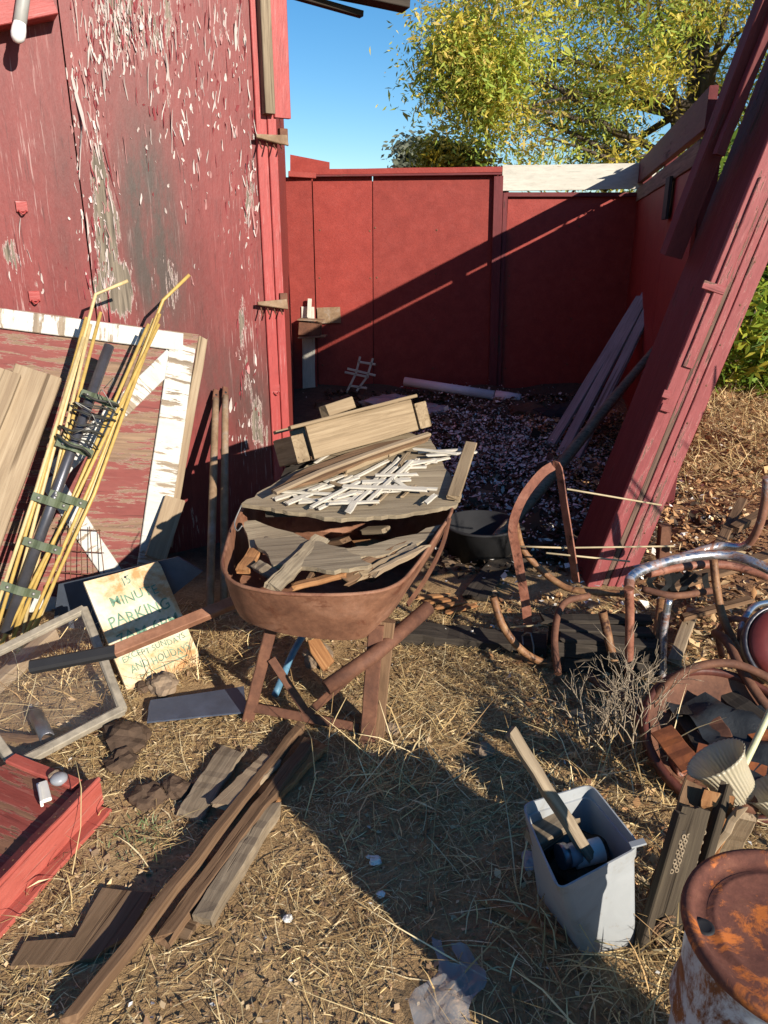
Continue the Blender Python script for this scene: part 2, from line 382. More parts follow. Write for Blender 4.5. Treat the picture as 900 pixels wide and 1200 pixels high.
def lathe(name, prof, mat, parent=None, mw=None, n=32, flute=0.0, nf=0, smooth=True):
    vs, fs = [], []
    for (r, z) in prof:
        for k in range(n):
            an = 2 * math.pi * k / n; rr = r * (1 + (flute * math.cos(an * nf) if nf else 0)); vs.append((rr * math.cos(an), rr * math.sin(an), z))
    for i in range(len(prof) - 1):
        for k in range(n):
            a, b = i * n + k, i * n + (k + 1) % n; fs.append((a, b, b + n, a + n))
    if prof[0][0] > 1e-4 and False: fs.append(tuple(range(n - 1, -1, -1)))
    return mk(name, vs, fs, mat, parent, mw, smooth)
def slab(name, outline, t, mat, parent=None, mw=None):
    """extruded polygon in local xy, top at z=0"""
    n = len(outline); vs = [(x, y, 0) for x, y in outline] + [(x, y, -t) for x, y in outline]
    fs = [tuple(range(n)), tuple(range(2 * n - 1, n - 1, -1))] + [(i, i + n, (i + 1) % n + n, (i + 1) % n) for i in range(n)]
    ar = sum(outline[i][0] * outline[(i + 1) % n][1] - outline[(i + 1) % n][0] * outline[i][1] for i in range(n))
    if ar < 0: fs = [f[::-1] for f in fs]
    return mk(name, vs, fs, mat, parent, mw)
def slabw(name, pts, t, mat, parent=None, up=(0, 0, 1), xdir=None, rough=0.0, sub=1):
    """slab whose top outline is (nearly planar) world points"""
    P = [V(p) for p in pts]; o = P[0]; nrm = V((0, 0, 0))
    for i in range(len(P)): nrm += (P[i] - o).cross(P[(i + 1) % len(P)] - o)
    nrm.normalize()
    if nrm.dot(V(up)) < 0: nrm = -nrm
    mw = frame(o, V(xdir) if xdir else P[1] - o, nrm); iv = mw.inverted()
    L = [(iv @ p)[:2] for p in P]
    if sub > 1:
        Q = []
        for i in range(len(L)):
            a, b = V(L[i]), V(L[(i + 1) % len(L)])
            for k in range(sub):
                q = a.lerp(b, k / sub)
                if k: q += V((rnd.uniform(-rough, rough), rnd.uniform(-rough, rough)))
                Q.append(tuple(q))
        L = Q
    return slab(name, L, t, mat, parent, mw)
def mass(name, Vt, faces, cols, mat, parent=None, kind='stuff', mw=None):
    """many small alike pieces in one mesh: Vt (N,k,3), faces local tuples of equal length, cols (N,3)"""
    N, k, _ = Vt.shape; F = np.array(faces); nf, fl = F.shape
    me = bpy.data.meshes.new(name); me.vertices.add(N * k); me.vertices.foreach_set('co', Vt.reshape(-1).astype(np.float32))
    idx = (np.arange(N)[:, None, None] * k + F[None]).reshape(-1)
    me.loops.add(len(idx)); me.loops.foreach_set('vertex_index', idx.astype(np.int32))
    me.polygons.add(N * nf); me.polygons.foreach_set('loop_start', (np.arange(N * nf) * fl).astype(np.int32))
    me.polygons.foreach_set('loop_total', np.full(N * nf, fl, np.int32)); me.update(calc_edges=True)
    at = me.color_attributes.new('Col', 'FLOAT_COLOR', 'POINT')
    cc = np.ones((N, k, 4), np.float32); cc[:, :, :3] = np.asarray(cols)[:, None, :]; at.data.foreach_set('color', cc.reshape(-1))
    me.materials.append(M[mat]); o = link(bpy.data.objects.new(name, me), parent, mw)
    if kind: o['kind'] = kind
    return o
def rock(name, p, r, mat, parent=None, sq=.7, seed=0):
    import bmesh
    bm = bmesh.new(); bmesh.ops.create_icosphere(bm, subdivisions=3, radius=1)
    for v in bm.verts:
        n = mnoise.noise(v.co * 1.3 + V((seed * 7.1, seed, 0))); c_0 = v.co.copy(); v.co *= 1 + .42 * n + .22 * mnoise.noise(c_0 * 3.1 + V((seed, 3, 1))) + .12 * mnoise.noise(c_0 * 8 + V((seed, 1, 1))) + .06 * mnoise.noise(c_0 * 19)
        v.co.z *= sq; v.co *= r
    me = bpy.data.meshes.new(name); bm.to_mesh(me); bm.free(); me.materials.append(M[mat])
    mw = Matrix.Translation(V(p)) @ Matrix.Rotation(seed * 1.3, 4, 'Z')
    return link(bpy.data.objects.new(name, me), parent, mw)

# ------------------------------------------------------------------ ground
def axis_vals(lo, hi, step, far, n=14):
    core = list(np.arange(lo, hi + 1e-6, step))
    g = [(far ** ((i + 1) / n)) for i in range(n)]
    return [lo - (q - 1) * 1.0 - step for q in g][::-1] + core + [hi + (q - 1) * 1.0 + step for q in g]
xs = axis_vals(-2.6, 3.6, .035, 600); ys = axis_vals(.5, 8.8, .035, 600)
vs = []
for y in ys:
    for x in xs: vs.append((x, y, gh(x, y)))
nx = len(xs); fs = [(j * nx + i, j * nx + i + 1, (j + 1) * nx + i + 1, (j + 1) * nx + i) for j in range(len(ys) - 1) for i in range(nx - 1)]
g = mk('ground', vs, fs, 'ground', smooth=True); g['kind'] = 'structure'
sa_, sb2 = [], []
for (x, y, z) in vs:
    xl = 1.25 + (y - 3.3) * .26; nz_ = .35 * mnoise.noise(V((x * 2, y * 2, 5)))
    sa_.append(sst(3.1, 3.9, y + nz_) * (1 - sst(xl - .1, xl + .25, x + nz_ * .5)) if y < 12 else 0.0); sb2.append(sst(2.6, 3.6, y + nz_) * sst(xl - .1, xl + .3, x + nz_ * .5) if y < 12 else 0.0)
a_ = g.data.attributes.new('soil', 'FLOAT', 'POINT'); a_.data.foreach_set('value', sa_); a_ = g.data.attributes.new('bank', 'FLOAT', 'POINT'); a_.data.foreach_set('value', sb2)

# ------------------------------------------------------------------ barn wall
B0 = V((-.5425, 4.05, 0)); WX = V((1.314, .75, 0)).normalized(); WO = V((WX.y, -WX.x, 0))
BM = frame(B0, WX, V((0, 0, 1)))
def W(px, py, off=0.0): return PP(px, py, B0 + WO * off, WO)
def Wuv(px, py):
    p = W(px, py) - B0; return p.dot(WX), p.z
def wp(u, z, off): return B0 + WX * u + V((0, 0, z)) + WO * off
barn = T('barn_wall', 'tall barn wall of peeling red painted plywood with grey bare patches', 'barn wall', B0)
patches = [(122, 270, 11, 70, .62), (132, 335, 20, 28, .5), (200, 330, 8, 30, .25), (312, 120, 7, 35, .5), (318, 225, 9, 40, .5), (293, 230, 8, 30, .3),
           (300, 500, 20, 35, .3), (318, 300, 8, 40, .35), (145, 10, 26, 50, .30), (195, 20, 30, 30, .2), (255, 15, 30, 30, .16), (328, 70, 5, 90, .6), (15, 300, 10, 14, .3), (285, 420, 10, 90, .25)]
pw = []
for (px, py, rx, ry, s) in patches:
    u, z = Wuv(px, py); k = .0045; pw.append((u, z, rx * k, ry * k, s))
useam = Wuv(92, 200)[0]; uleft2 = useam - 1.22
stains = [(180, 295, 26, 75, 1.5), (165, 190, 30, 70, .55), (72, 190, 22, 45, .35), (300, 480, 30, 60, .8), (250, 440, 40, 45, .5), (75, 290, 12, 30, .3), (230, 360, 30, 60, .25)]
sw = [(*Wuv(a, b), c * .0045, d * .0045, e) for (a, b, c, d, e) in stains]
def barn_sheet(u0, u1, z0, z1, lab=None):
    st = .03; nu, nz = max(2, int((u1 - u0) / st)), int((z1 - z0) / st); vs, fs, at, sta = [], [], [], []
    for j in range(nz + 1):
        for i in range(nu + 1):
            u = u0 + (u1 - u0) * i / nu; z = z0 + (z1 - z0) * j / nz
            wob = .004 * mnoise.noise(V((u * 2, z * 1.2, 1))); vs.append((u, wob, z))
            a = 0
            for (pu, pz, ru, rz, s) in pw:
                q = ((u - pu) / ru) ** 2 + ((z - pz) / rz) ** 2
                a = max(a, s * math.exp(-q * q * .7))
            at.append(a); sta.append(min(1, sum(e * math.exp(-(((u - pu) / ru) ** 2 + ((z - pz) / rz) ** 2) * .9) for (pu, pz, ru, rz, e) in sw)))
    n = nu + 1
    for j in range(nz):
        for i in range(nu): fs.append((j * n + i, j * n + i + 1, (j + 1) * n + i + 1, (j + 1) * n + i))
    m0 = len(vs); vs += [(u0, .018, z0), (u1, .018, z0), (u1, .018, z1), (u0, .018, z1)]
    fs += [(m0 + 1, m0, m0 + 3, m0 + 2), (0, m0, m0 + 1, nu), (nz * n + nu, m0 + 2, m0 + 3, nz * n)]
    fs += [(m0, 0, nz * n, m0 + 3), (nu, m0 + 1, m0 + 2, nz * n + nu)]
    o = mk('plywood_sheet', vs, fs, 'barn', barn, BM); a = o.data.attributes.new('peel', 'FLOAT', 'POINT')
    a.data.foreach_set('value', at + [0.0] * 4)
    a = o.data.attributes.new('stain', 'FLOAT', 'POINT'); a.data.foreach_set('value', sta + [0.0] * 4); return o
barn_sheet(useam + .003, -.085, -.05, 3.3); barn_sheet(uleft2, useam - .003, -.05, 3.3); barn_sheet(uleft2 - 1.22, uleft2 - .005, -.05, 3.3)
for u_ in (useam, uleft2): beam('seam_backing', wp(u_, -.05, -.03), wp(u_, 3.3, -.03), .09, .02, 'dark', barn, n=WO)
def wbeam(name, u, z0, z1, w, t, off, mat, **k):
    return beam(name, wp(u, z0, off), wp(u, z1, off), w, t, mat, barn, n=WO, **k)
wbeam('corner_trim', -.058, -.05, 3.3, .055, .03, .0, 'trim', jit=.001)
wbeam('corner_trim', -.006, -.05, Wuv(345, 132)[1], .045, .05, -.004, 'trim', jit=.001)
zb = Wuv(345, 138)[1]
wbeam('batten', -.03, zb, 3.3, .05, .05, .04, 'grey', jit=.001)
wbeam('batten', .045, zb - .01, 3.3, .085, .03, .02, 'trim', jit=.001)
# side wall of the barn going back
sw0 = B0 + WX * .02 - WO * .02; sw1 = V((-.98, 8.2, 0))
slabw('side_wall', [sw0 + V((0, 0, -.05)), sw1 + V((0, 0, -.05)), sw1 + V((0, 0, 3.3)), sw0 + V((0, 0, 3.3))], .02, 'fence_dull', barn, up=(1, 0, 0))
for py in (166, 356):                                             # two metal latch brackets on the trim
    u, z = Wuv(330, py)
    br = beam('bracket', wp(u + .01, z, .05), wp(u - .15, z + .01, .05), .055, .012, 'pole', barn, n=WO + V((0, 0, .5)), taper=.3, jit=.001)
    beam('bracket_plate', wp(u - .02, z + .02, .02), wp(u + .02, z + .02, .02), .07, .03, 'rustd', br, n=WO)
    for k in range(4):
        q = u - .02 - .035 * k; tube('spike', [wp(q, z - .002, .02), wp(q - .006, z - .028, .05), wp(q - .012, z - .045, .085)], .004, 'rustd', br, n=6, res=3)
for (px, py) in ((25, 242), (40, 347), (322, 455)):               # small red clips
    u, z = Wuv(px, py); cl = beam('clip', wp(u - .022, z, .008), wp(u + .022, z, .008), .045, .014, 'trim', barn, n=WO)
    tube('clip_hook', [wp(u - .015, z - .018, .015), wp(u, z - .03, .03), wp(u + .015, z - .018, .015)], .004, 'trim', cl, n=6, res=3)
# eave end that hangs over the sky gap
e0, e1 = PY(300, -30, 4.6), PY(476, 6, 4.9)
beam('eave_board', e0, e1, .12, .05, 'dark', barn, jit=.002); beam('eave_board', e0 + V((0, .02, .055)), e1 + V((-.05, .02, .055)), .16, .02, 'dark_red', barn)
beam('eave_board', e0 + V((0, .0, -.045)), e1 + V((-.25, .0, -.045)), .05, .03, 'dark', barn)
# peeled paint flakes
spots = [(140, 30, 34, 45, 330), (120, 260, 16, 60, 120), (110, 100, 22, 60, 90), (118, 330, 18, 25, 40), (298, 215, 18, 60, 120), (310, 120, 14, 60, 130), (322, 40, 12, 40, 100), (180, 30, 60, 40, 160), (235, 120, 90, 120, 260), (108, 200, 10, 100, 60),
         (245, 200, 50, 110, 60), (205, 80, 70, 80, 90), (10, 300, 22, 20, 18), (285, 430, 16, 70, 40), (318, 300, 12, 40, 30), (270, 60, 50, 60, 60), (60, 330, 30, 30, 14), (90, 200, 6, 140, 30), (285, 520, 20, 20, 25)]
Fv, Fc = [], []
for (px, py, sx, sy, n) in spots:
    for _ in range(n):
        u, z = Wuv(px + rnd.gauss(0, sx * .6), py + rnd.gauss(0, sy * .6))
        if u > -.09: continue
        if rnd.random() < .35: continue
        L = math.exp(rnd.gauss(-3.5, .75)); w = rnd.uniform(.0025, .0085) * (1.9 if rnd.random() < .15 else 1); cu = rnd.uniform(.3, 1.2); s = rnd.choice((-1, 1))
        tl = rnd.gauss(0, .12)
        ph = rnd.uniform(0, 6); up_ = rnd.choice((1, 1, -1))
        for k in range(4):
            t = k / 3; y = -.001 - L * .22 * cu * t * t; x = u + tl * L * t + .0016 * math.sin(ph + 5 * t); wk = w * rnd.uniform(.45, 1.1) * (.55 if k in (0, 3) else 1)
            Fv.append((x - wk * rnd.uniform(.3, .7), y - (.003 * t if s < 0 else 0), z + up_ * L * (t + rnd.uniform(-.06, .06)))); Fv.append((x + wk * rnd.uniform(.3, .7), y - (.003 * t if s > 0 else 0), z + up_ * L * (t + rnd.uniform(-.06, .06))))
        q = rnd.random(); c1_ = rnd.uniform(.75, 1.1); Fc.append((.50 * c1_, .42 * c1_, .39 * c1_) if q < .6 else (.34, .17, .16) if q < .78 else (.2, .035, .04))
mass('paint_flakes', np.array(Fv).reshape(-1, 8, 3), [(0, 1, 3, 2), (2, 3, 5, 4), (4, 5, 7, 6)], np.array(Fc), 'flake', barn, 'stuff', BM)

# light bulb in its holder on the barn wall
lf = T('bulb_fixture', 'bare white bulb in grey socket under a red block on barn wall', 'light', W(15, 15, .05))
beam('mounting_block', W(-40, 25, .06), W(60, 5, .06), .09, .12, 'trim', lf, n=WO)
b0, b1 = W(26, 8, .16), W(20, 50, .17); ax = (b0 - b1)
bm_ = frame(b1, ax.orthogonal(), ax) @ Matrix.Diagonal((.8, .8, 1, 1))
so = lathe('socket', [(0, .21), (.024, .21), (.03, .19), (.03, .075), (.026, .07)], 'socket', lf, bm_, 24)
lathe('bulb', [(0, -.002), (.018, .002), (.03, .014), (.034, .03), (.033, .05), (.028, .074)], 'bulb', lf, bm_, 24)
beam('socket_arm', b0 + ax.normalized() * .0, W(26, 8, .04), .035, .02, 'socket', lf)

# ------------------------------------------------------------------ back fence (Y = 8)
FY = 8.0
fence = T('plywood_fence', 'back fence of dark red plywood panels with a red cap rail', 'fence', V((.6, FY, .1)))
def fpanel(x0, x1, ztop0, ztop1, mat, dy=0.0, name='panel'):
    a, b = PY(x0, 300, FY).x, PY(x1, 300, FY).x
    return slabw(name, [V((a, FY + dy, -.1)), V((b, FY + dy, -.1)), V((b, FY + dy, ztop1)), V((a, FY + dy, ztop0))], .018, mat, fence, up=(0, -1, 0), xdir=(1, 0, 0))
zc = lambda px, py: PY(px, py, FY).z
fpanel(369, 436.5, zc(369, 206), zc(436, 204), 'fence'); fpanel(437.5, 585, zc(437, 204), zc(585, 203), 'fence_dull', .002)
fpanel(588, 760, zc(600, 225), zc(757, 226), 'fence', .03)
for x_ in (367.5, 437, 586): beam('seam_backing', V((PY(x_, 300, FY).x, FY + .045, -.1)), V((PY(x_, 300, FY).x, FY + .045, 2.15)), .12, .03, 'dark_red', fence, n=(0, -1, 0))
xa, xb = PY(368, 200, FY), PY(588, 196, FY)
beam('cap_rail', PY(366, 202, FY - .03), PY(588, 199, FY - .03), .05, .09, 'fence', fence, n=(0, -1, 0), jit=.002)
beam('cap_lip', PY(366, 206, FY - .06), PY(588, 203.5, FY - .06), .02, .03, 'dark_red', fence, n=(0, -1, 0))
beam('post', V((PY(584, 300, FY).x, FY - .03, -.1)), PY(584, 206, FY - .03), .09, .04, 'dark_red', fence, n=(0, -1, 0), jit=.002)
beam('post', V((PY(592, 300, FY).x, FY - .0, -.1)), PY(592, 226, FY - .0), .045, .05, 'dark_red', fence, n=(0, -1, 0), jit=.002)
beam('panel_rail', PY(593, 228, FY - .0), PY(760, 228, FY - .0), .04, .03, 'dark_red', fence, n=(0, -1, 0))
beam('top_board', PY(589, 209, FY - .02), PY(768, 206, FY - .02), .23, .035, 'whiteb', fence, n=(0, -1, 0), jit=.003, jag=.008)['label'] = 'white flaking top board'
for x_ in (374, 433, 441, 511, 580, 598, 676, 750):
    for z_ in (.35, .8, 1.25, 1.7):
        px_ = PY(x_, 300, FY).x + rnd.uniform(-.015, .015); lathe('nail_head', [(0, .003), (.008, .002), (.010, 0)], 'rustd', fence, frame(V((px_, FY + (-.001 if x_ < 590 else .028), z_ + rnd.uniform(-.04, .04))), V((1, 0, 0)), V((0, -1, 0))), 8)
# narrow return beside the barn
ret = T('fence_return', 'narrow red fence return with flaking post between barn and back fence', 'fence', V((-.9, 7.9, .1)))
x0, x1 = PY(338, 300, 7.9).x, PY(368, 300, 7.9).x; z1 = PY(350, 208, 7.9).z
slabw('panel', [V((x0, 7.86, -.1)), V((x1, 7.92, -.1)), V((x1, 7.92, z1)), V((x0, 7.86, z1))], .02, 'fence_dull', ret, up=(0, -1, 0), xdir=(1, 0, 0))
beam('cap_rail', PY(338, 204, 7.83), PY(370, 206, 7.87), .05, .1, 'fence', ret, n=(0, -1, 0))
slabw('raised_back_board', [PY(340, 240, 8.2), PY(386, 240, 8.2), PY(386, 190, 8.2), PY(340, 181, 8.2)], .03, 'fence', ret, up=(0, -1, 0), xdir=(1, 0, 0))
beam('post', PY(363, 520, 7.86), PY(361, 360, 7.86), .13, .035, 'whiteb', ret, n=(0, -1, 0), jit=.003, jag=.01)
# old mailbox-like latch box
lb = T('latch_box', 'rusty open metal latch box fixed on the flaking post', 'latch box', PY(366, 380, 7.8))
c0 = PY(366, 384, 7.74)
beam('box_body', c0 + V((-.13, 0, .0)), c0 + V((.09, 0, -.02)), .14, .13, 'rustd', lb, n=(0, 0, 1)); beam('box_lid', c0 + V((-.13, -.02, .085)), c0 + V((.12, -.04, .075)), .16, .012, 'pole', lb)
beam('box_shelf', c0 + V((-.13, -.03, -.09)), c0 + V((.14, -.05, -.075)), .18, .012, 'pole', lb)
beam('hook', PY(362, 372, 7.78), PY(363, 350, 7.8), .04, .03, 'whiteb', lb, n=(0, -1, 0)); beam('backing_plate', PY(372, 370, 7.97), PY(399, 369, 7.97), .16, .012, 'pole', lb, n=(0, -1, 0))
# side fence running towards the camera on the right
side = T('side_fence', 'shaded red side fence with raised top rail and open slit below it', 'fence', V((2.45, 7.9, .1)))
sA, sB = V((2.515, 8.06, 0)), V((1.69, 4.4, 0))
SN = V((-(sA - sB).normalized().y, (sA - sB).normalized().x, 0)).normalized()
zt = 2.085
for i in range(3):
    a, b = sA.lerp(sB, i / 3 + .001), sA.lerp(sB, (i + 1) / 3 - .001)
    slabw('panel', [a + V((0, 0, -.1)), b + V((0, 0, -.1)), b + V((0, 0, zt - .12)), a + V((0, 0, zt - .12))], .02, 'fence', side, up=SN, xdir=(0, 0, 1))
beam('grey_rail', sA + V((0, 0, zt - .06)), sB + V((0, 0, zt - .06)), .12, .03, 'grey', side, n=SN, jit=.002)
beam('top_rail', sA + V((0, 0, 2.225)), sB + V((0, -.05, 2.225)), .20, .045, 'dark_red', side, n=SN, jit=.002)
for q in (.03, .5, .985): beam('post', sA.lerp(sB, q) - SN * .06 + V((0, 0, -.1)), sA.lerp(sB, q) - SN * .06 + V((0, 0, 2.2)), .09, .08, 'dark_red', side, n=SN)
hp = sA.lerp(sB, .72); beam('black_plate', hp + SN * .03 + V((0, 0, 1.72)), hp + SN * .03 + V((0, 0, 1.98)), .22, .02, 'blackr', side, n=SN)

# ------------------------------------------------------------------ leaning timber wall, right
A = V((1.065, 3.30, -.02)); LD = V((.30, .05, 1)).normalized(); LX = V((1, 0, 0)) - LD * LD.x; LX.normalize(); LN = LX.cross(LD); LN = LN if LN.y < 0 else -LN
lw = T('leaning_wall_section', 'thick red timber wall section leaning to the right by side fence', 'wall section', A)
def lwp(s, x, o): return A + LD * s + LX * x + LN * o
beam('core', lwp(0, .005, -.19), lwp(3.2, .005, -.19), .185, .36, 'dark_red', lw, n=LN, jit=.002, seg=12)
for (x, w, o, mt) in ((-.058, .066, .0, 'post_trim'), (-.010, .026, -.007, 'post'), (.022, .034, -.003, 'post_trim'), (.074, .066, .002, 'post_trim')):
    beam('face_strip', lwp(0 if o > -.006 else .03, x, o), lwp(3.2, x, o), w, .03, mt, lw, n=LN, jit=.0012, seg=14)
beam('face_strip', lwp(1.1, -.045, .018), lwp(1.9, -.045, .018), .045, .018, 'post_trim', lw, n=LN, jit=.001)
for (px, py, w) in ((845, 337, .10), (785, 480, .045), (786, 464, .035)):
    p = PY(px, py, A.y - .03); s = (p - A).dot(LD); x = (p - A).dot(LX)
    beam('hinge_plate', lwp(s, x - w / 2, .026), lwp(s, x + w / 2, .026), .035, .012, 'dark_red' if w > .1 else 'post_trim', lw, n=LN)
for k in range(16):
    s = .15 + k * .18; nl = lathe('nail_head', [(0, .002), (.004, .001), (.005, 0)], 'rustd', lw, frame(lwp(s, .055 + .014 * (k % 2), .0172), LX, LN), 8)
beam('back_rail', PY(786, 300, 3.80), PY(930, -75, 3.62), .085, .09, 'dark_red', lw, n=(0, -1, 0), jit=.002)
beam('back_rail', PY(842, 182, 3.62), PY(920, -15, 3.58), .04, .05, 'dark_red', lw, n=(0, -1, 0), jit=.002)

# grey planks and pole leaning in the corner
for i, (x0, y0, x1, y1, yb, yt, lb_) in enumerate(((644, 536, 751, 348, 5.7, 6.8, 'slim grey plank leaning in the shaded corner, nearest the back fence'), (657, 541, 761, 338, 5.55, 6.65, 'slim grey plank leaning in the shaded corner, between two others'), (672, 548, 770, 342, 5.4, 6.5, 'slim grey plank leaning in the shaded corner, nearest the leaning wall'))):
    p0 = PY(x0, y0, yb); p0.z = gh(p0.x, p0.y) + .01
    tag(beam('leaning_plank', p0, PY(x1, y1, yt), .085, .03, 'silver', n=(-.6, -.5, .5), jit=.002, bow=.0), lb_, 'plank', 'planks leaning in the corner')
p0 = G(560, 662); tag(tube('pole', [p0 + V((0, 0, .03)), PY(640, 565, 4.1), PY(715, 472, 4.8), PY(775, 400, 5.5)], [.032, .035, .033, .025], 'grey', n=10), 'long round grey pole leaning across the shaded yard', 'pole')

# ------------------------------------------------------------------ half door with white K brace, leaning on the barn
dW = WO * .40
dp0 = B0 + dW; 
tilt = .24                                                       # bottom stands out, top rests on the wall
DN = (WO + V((0, 0, tilt))).normalized()
def D(px, py, off=0.0): return PP(px, py, B0 + WO * .36 + DN * off, DN)
door = T('half_door', 'red barn half door with white border and K brace leaning on barn wall', 'door', D(120, 735))
dTR, dBR, dBL, dTL = D(233, 392), D(172, 742), D(-75, 702), D(-60, 352)
dx = (dTR - dTL).normalized()
slabw('door_panel', [dTL, dTR, dBR, dBL], .03, 'doorp', door, up=DN, xdir=dx)
def dbeam(name, a, b, w, mat='white', off=.012, **k):
    return beam(name, D(*a, off), D(*b, off), w, .018, mat, door, n=DN, jit=.0015, **k)
dbeam('top_rail', (-55, 366), (214, 401), .085); dbeam('stile', (214, 404), (166, 735), .125)
dbeam('bottom_rail', (-70, 690), (150, 724), .085, off=.0125); dbeam('brace', (203, 418), (62, 556), .09, off=.0085, seg=4); dbeam('brace', (57, 560), (150, 700), .09, off=.0083, seg=4)
dbeam('edge_strip', (238, 396), (196, 640), .045, 'pale', off=-.014, jag=.01); dbeam('inner_panel_batten', (-30, 380), (-62, 690), .12, off=.0118)
# scrap of tan board and wire mesh in front of the door
sb_ = D(196, 590, .05); q0, q1 = D(205, 585, .05), D(182, 655, .11)
tag(beam('board_scrap', q0, q1, .10, .012, 'pale', n=DN, jag=.012), 'short tan board scrap propped on the right edge of the half door', 'board')
wm = T('wire_mesh', 'bent rusty wire mesh in front of the half door', 'wire mesh', D(90, 700, .06))
for i in range(5):
    a, b = D(72 + 11 * i, 608 + 3 * i, .05), D(66 + 15 * i, 712 + 4 * i, .09); tube('wire', [a, a.lerp(b, .5) + DN * rnd.uniform(0, .03), b], .0022, 'rustd', wm, n=5, res=3)
for i in range(4):
    a, b = D(64, 618 + 26 * i, .06), D(118 + 4 * i, 622 + 26 * i, .06); tube('wire', [a, a.lerp(b, .5) + DN * rnd.uniform(0, .03), b], .0022, 'rustd', wm, n=5, res=3)

# pale boards leaning at the far left
for i, (a, b, w, t, lb_) in enumerate((((46, 436), (-62, 720), .19, .03, 'wide pale weathered board beside the rod bundle'), ((0, 432), (-110, 700), .17, .035, 'pale board with bare orange grain behind the wide pale board'))):
    p0, p1 = D(*a, .13 + .02 * i), D(*b, .30 + .02 * i); p1.z = max(p1.z, .02)
    tag(beam('board', p1, p0, w, t, 'pale', n=(.25, -.95, .2), jit=.002, jag=.006), lb_, 'board', 'pale boards leaning on the half door')

# bundle of yellow rods round a grey tube
rb = T('rod_bundle', 'bundle of yellow rods round a grey tube with green clamps, tied with wire', 'rod bundle', PZ(8, 775, 0))
def RB(px, py, o=0.0): return D(px, py, .16 + .20 * (py - 340) / 430 + o)
rods = [((112, 345), (0, 765), 0, ((150, 329),)), ((101, 372), (-14, 772), .01, ()), ((118, 366), (12, 760), .015, ()), ((106, 380), (26, 745), .0, ()),
        ((191, 352), (22, 775), .02, ((222, 322),)), ((187, 368), (28, 790), .03, ()), ((180, 374), (34, 780), .0, ()), ((174, 380), (8, 772), .012, ()), ((186, 380), (-8, 778), .035, ()), ((98, 395), (-20, 760), .02, ())]
for i, (a, b, o, ext) in enumerate(rods):
    pts = [RB(*b, o), RB((a[0] + b[0]) / 2 + rnd.uniform(-3, 3), (a[1] + b[1]) / 2, o + .01), RB(*a, o)] + [RB(*e, o + .05) for e in ext]
    pts[0].z = max(pts[0].z, .01); tube('rod', pts if ext else pts, 0.0078, 'yellow' if i % 3 else 'yellow2', rb, n=8, res=1)
pt0, pt1 = RB(6, 742, .03), RB(128, 405, .03); tube('grey_tube', [pt0, pt1], .022, 'pipe_dark', rb, n=16, res=1, hollow=True)
tdir = (pt1 - pt0).normalized()
for (px, py) in ((116, 468), (88, 525), (80, 525 + 60), (60, 588), (50, 640), (24, 692)):
    q = RB(px, py, .055); sx = tdir.cross(DN).normalized()
    cl = tube('clamp', [q - sx * .075 - DN * .012, q - sx * .035, q - sx * .022 + DN * .012, q + DN * .02, q + sx * .022 + DN * .012, q + sx * .035, q + sx * .075 - DN * .012], .01, 'clampg', rb, flat=(.034, .004, tuple(DN)), res=2)
    for s in (-1, 1): lathe('bolt', [(0, .008), (.006, .008), (.007, 0)], 'galv', cl, frame(q + sx * s * .05 + DN * .002, sx, DN), 8)
for k in range(7):
    q = RB(118 - k * 5, 470 + k * 9, .05); a_ = rnd.uniform(-.3, .3); sx = (tdir.cross(DN) + tdir * a_).normalized()
    pts = [q + sx * math.cos(t) * rnd.uniform(.06, .1) + DN * (math.sin(t) * .05) + tdir * rnd.uniform(-.012, .012) for t in np.linspace(0, 2 * math.pi, 11)]
    tube('tie_wire', pts, .0035 if k % 2 else .0055, 'wire', rb, n=6, res=3)
for k in range(5):
    q = RB(122 - 6 * k, 455 + 14 * k, .08); tube('tie_wire', [q, q + V((rnd.uniform(-.06, .06), -.03, .05)), q + V((rnd.uniform(-.12, .12), -.02, rnd.uniform(-.04, .06)))], .002, 'galv', rb, n=5, res=4)

# two old tool handles against the barn
for i, (a, b, lb_) in enumerate((((253, 457), (245, 728), 'rust tipped tool handle against barn wall, nearer the half door'), ((264, 454), (262, 716), 'rust tipped tool handle against barn wall, nearer the barn corner'))):
    top, bot = W(*a, .03), G(*b)
    t_ = T('tool_handle', lb_, 'tool handle', bot, 'tool handles against the barn')
    tube('shaft', [bot - V((0, 0, .01)), bot.lerp(top, .5), bot.lerp(top, .955)], [.018, .019, .017], 'pole', t_, n=12)
    d = (top - bot).normalized(); fl = beam('flat_tip', bot.lerp(top, .945), top, .038, .012, 'rustd', t_, n=WO, taper=.75, ch=.005)
    lathe('rivet', [(0, .004), (.005, .003), (.007, 0)], 'blackr', fl, frame(top - d * .03 + WO * .0065, d, WO), 8)

# parking sign
S0, Sx1, Sy1 = PZ(150, 812, .0), PZ(238, 778, .0), PZ(98, 682, .34)
su = Sx1 - S0; sv = Sy1 - S0; Sw, Sh = su.length, sv.length; SNn = su.cross(sv).normalized()
if SNn.y > 0: SNn = -SNn
sv = (sv - su * (sv.dot(su) / su.length_squared)) * .0 + sv; 
sX = su.normalized(); sY = (sv - sX * sv.dot(sX)).normalized(); shear = sv.dot(sX)
SM = Matrix(((sX.x, sY.x, SNn.x, S0.x), (sX.y, sY.y, SNn.y, S0.y), (sX.z, sY.z, SNn.z, S0.z), (0, 0, 0, 1)))
Shp = sv.dot(sY)
sign = T('parking_sign', 'cream hand painted parking sign with green lettering leaning behind wheelbarrow handle', 'sign', S0)
m, nt, bs = new_mat('sign_cream_stained')
v = coords(nt); a = noi(nt, v, 7, 8, .7, .4); b = noi(nt, v, 40, 6, .7)
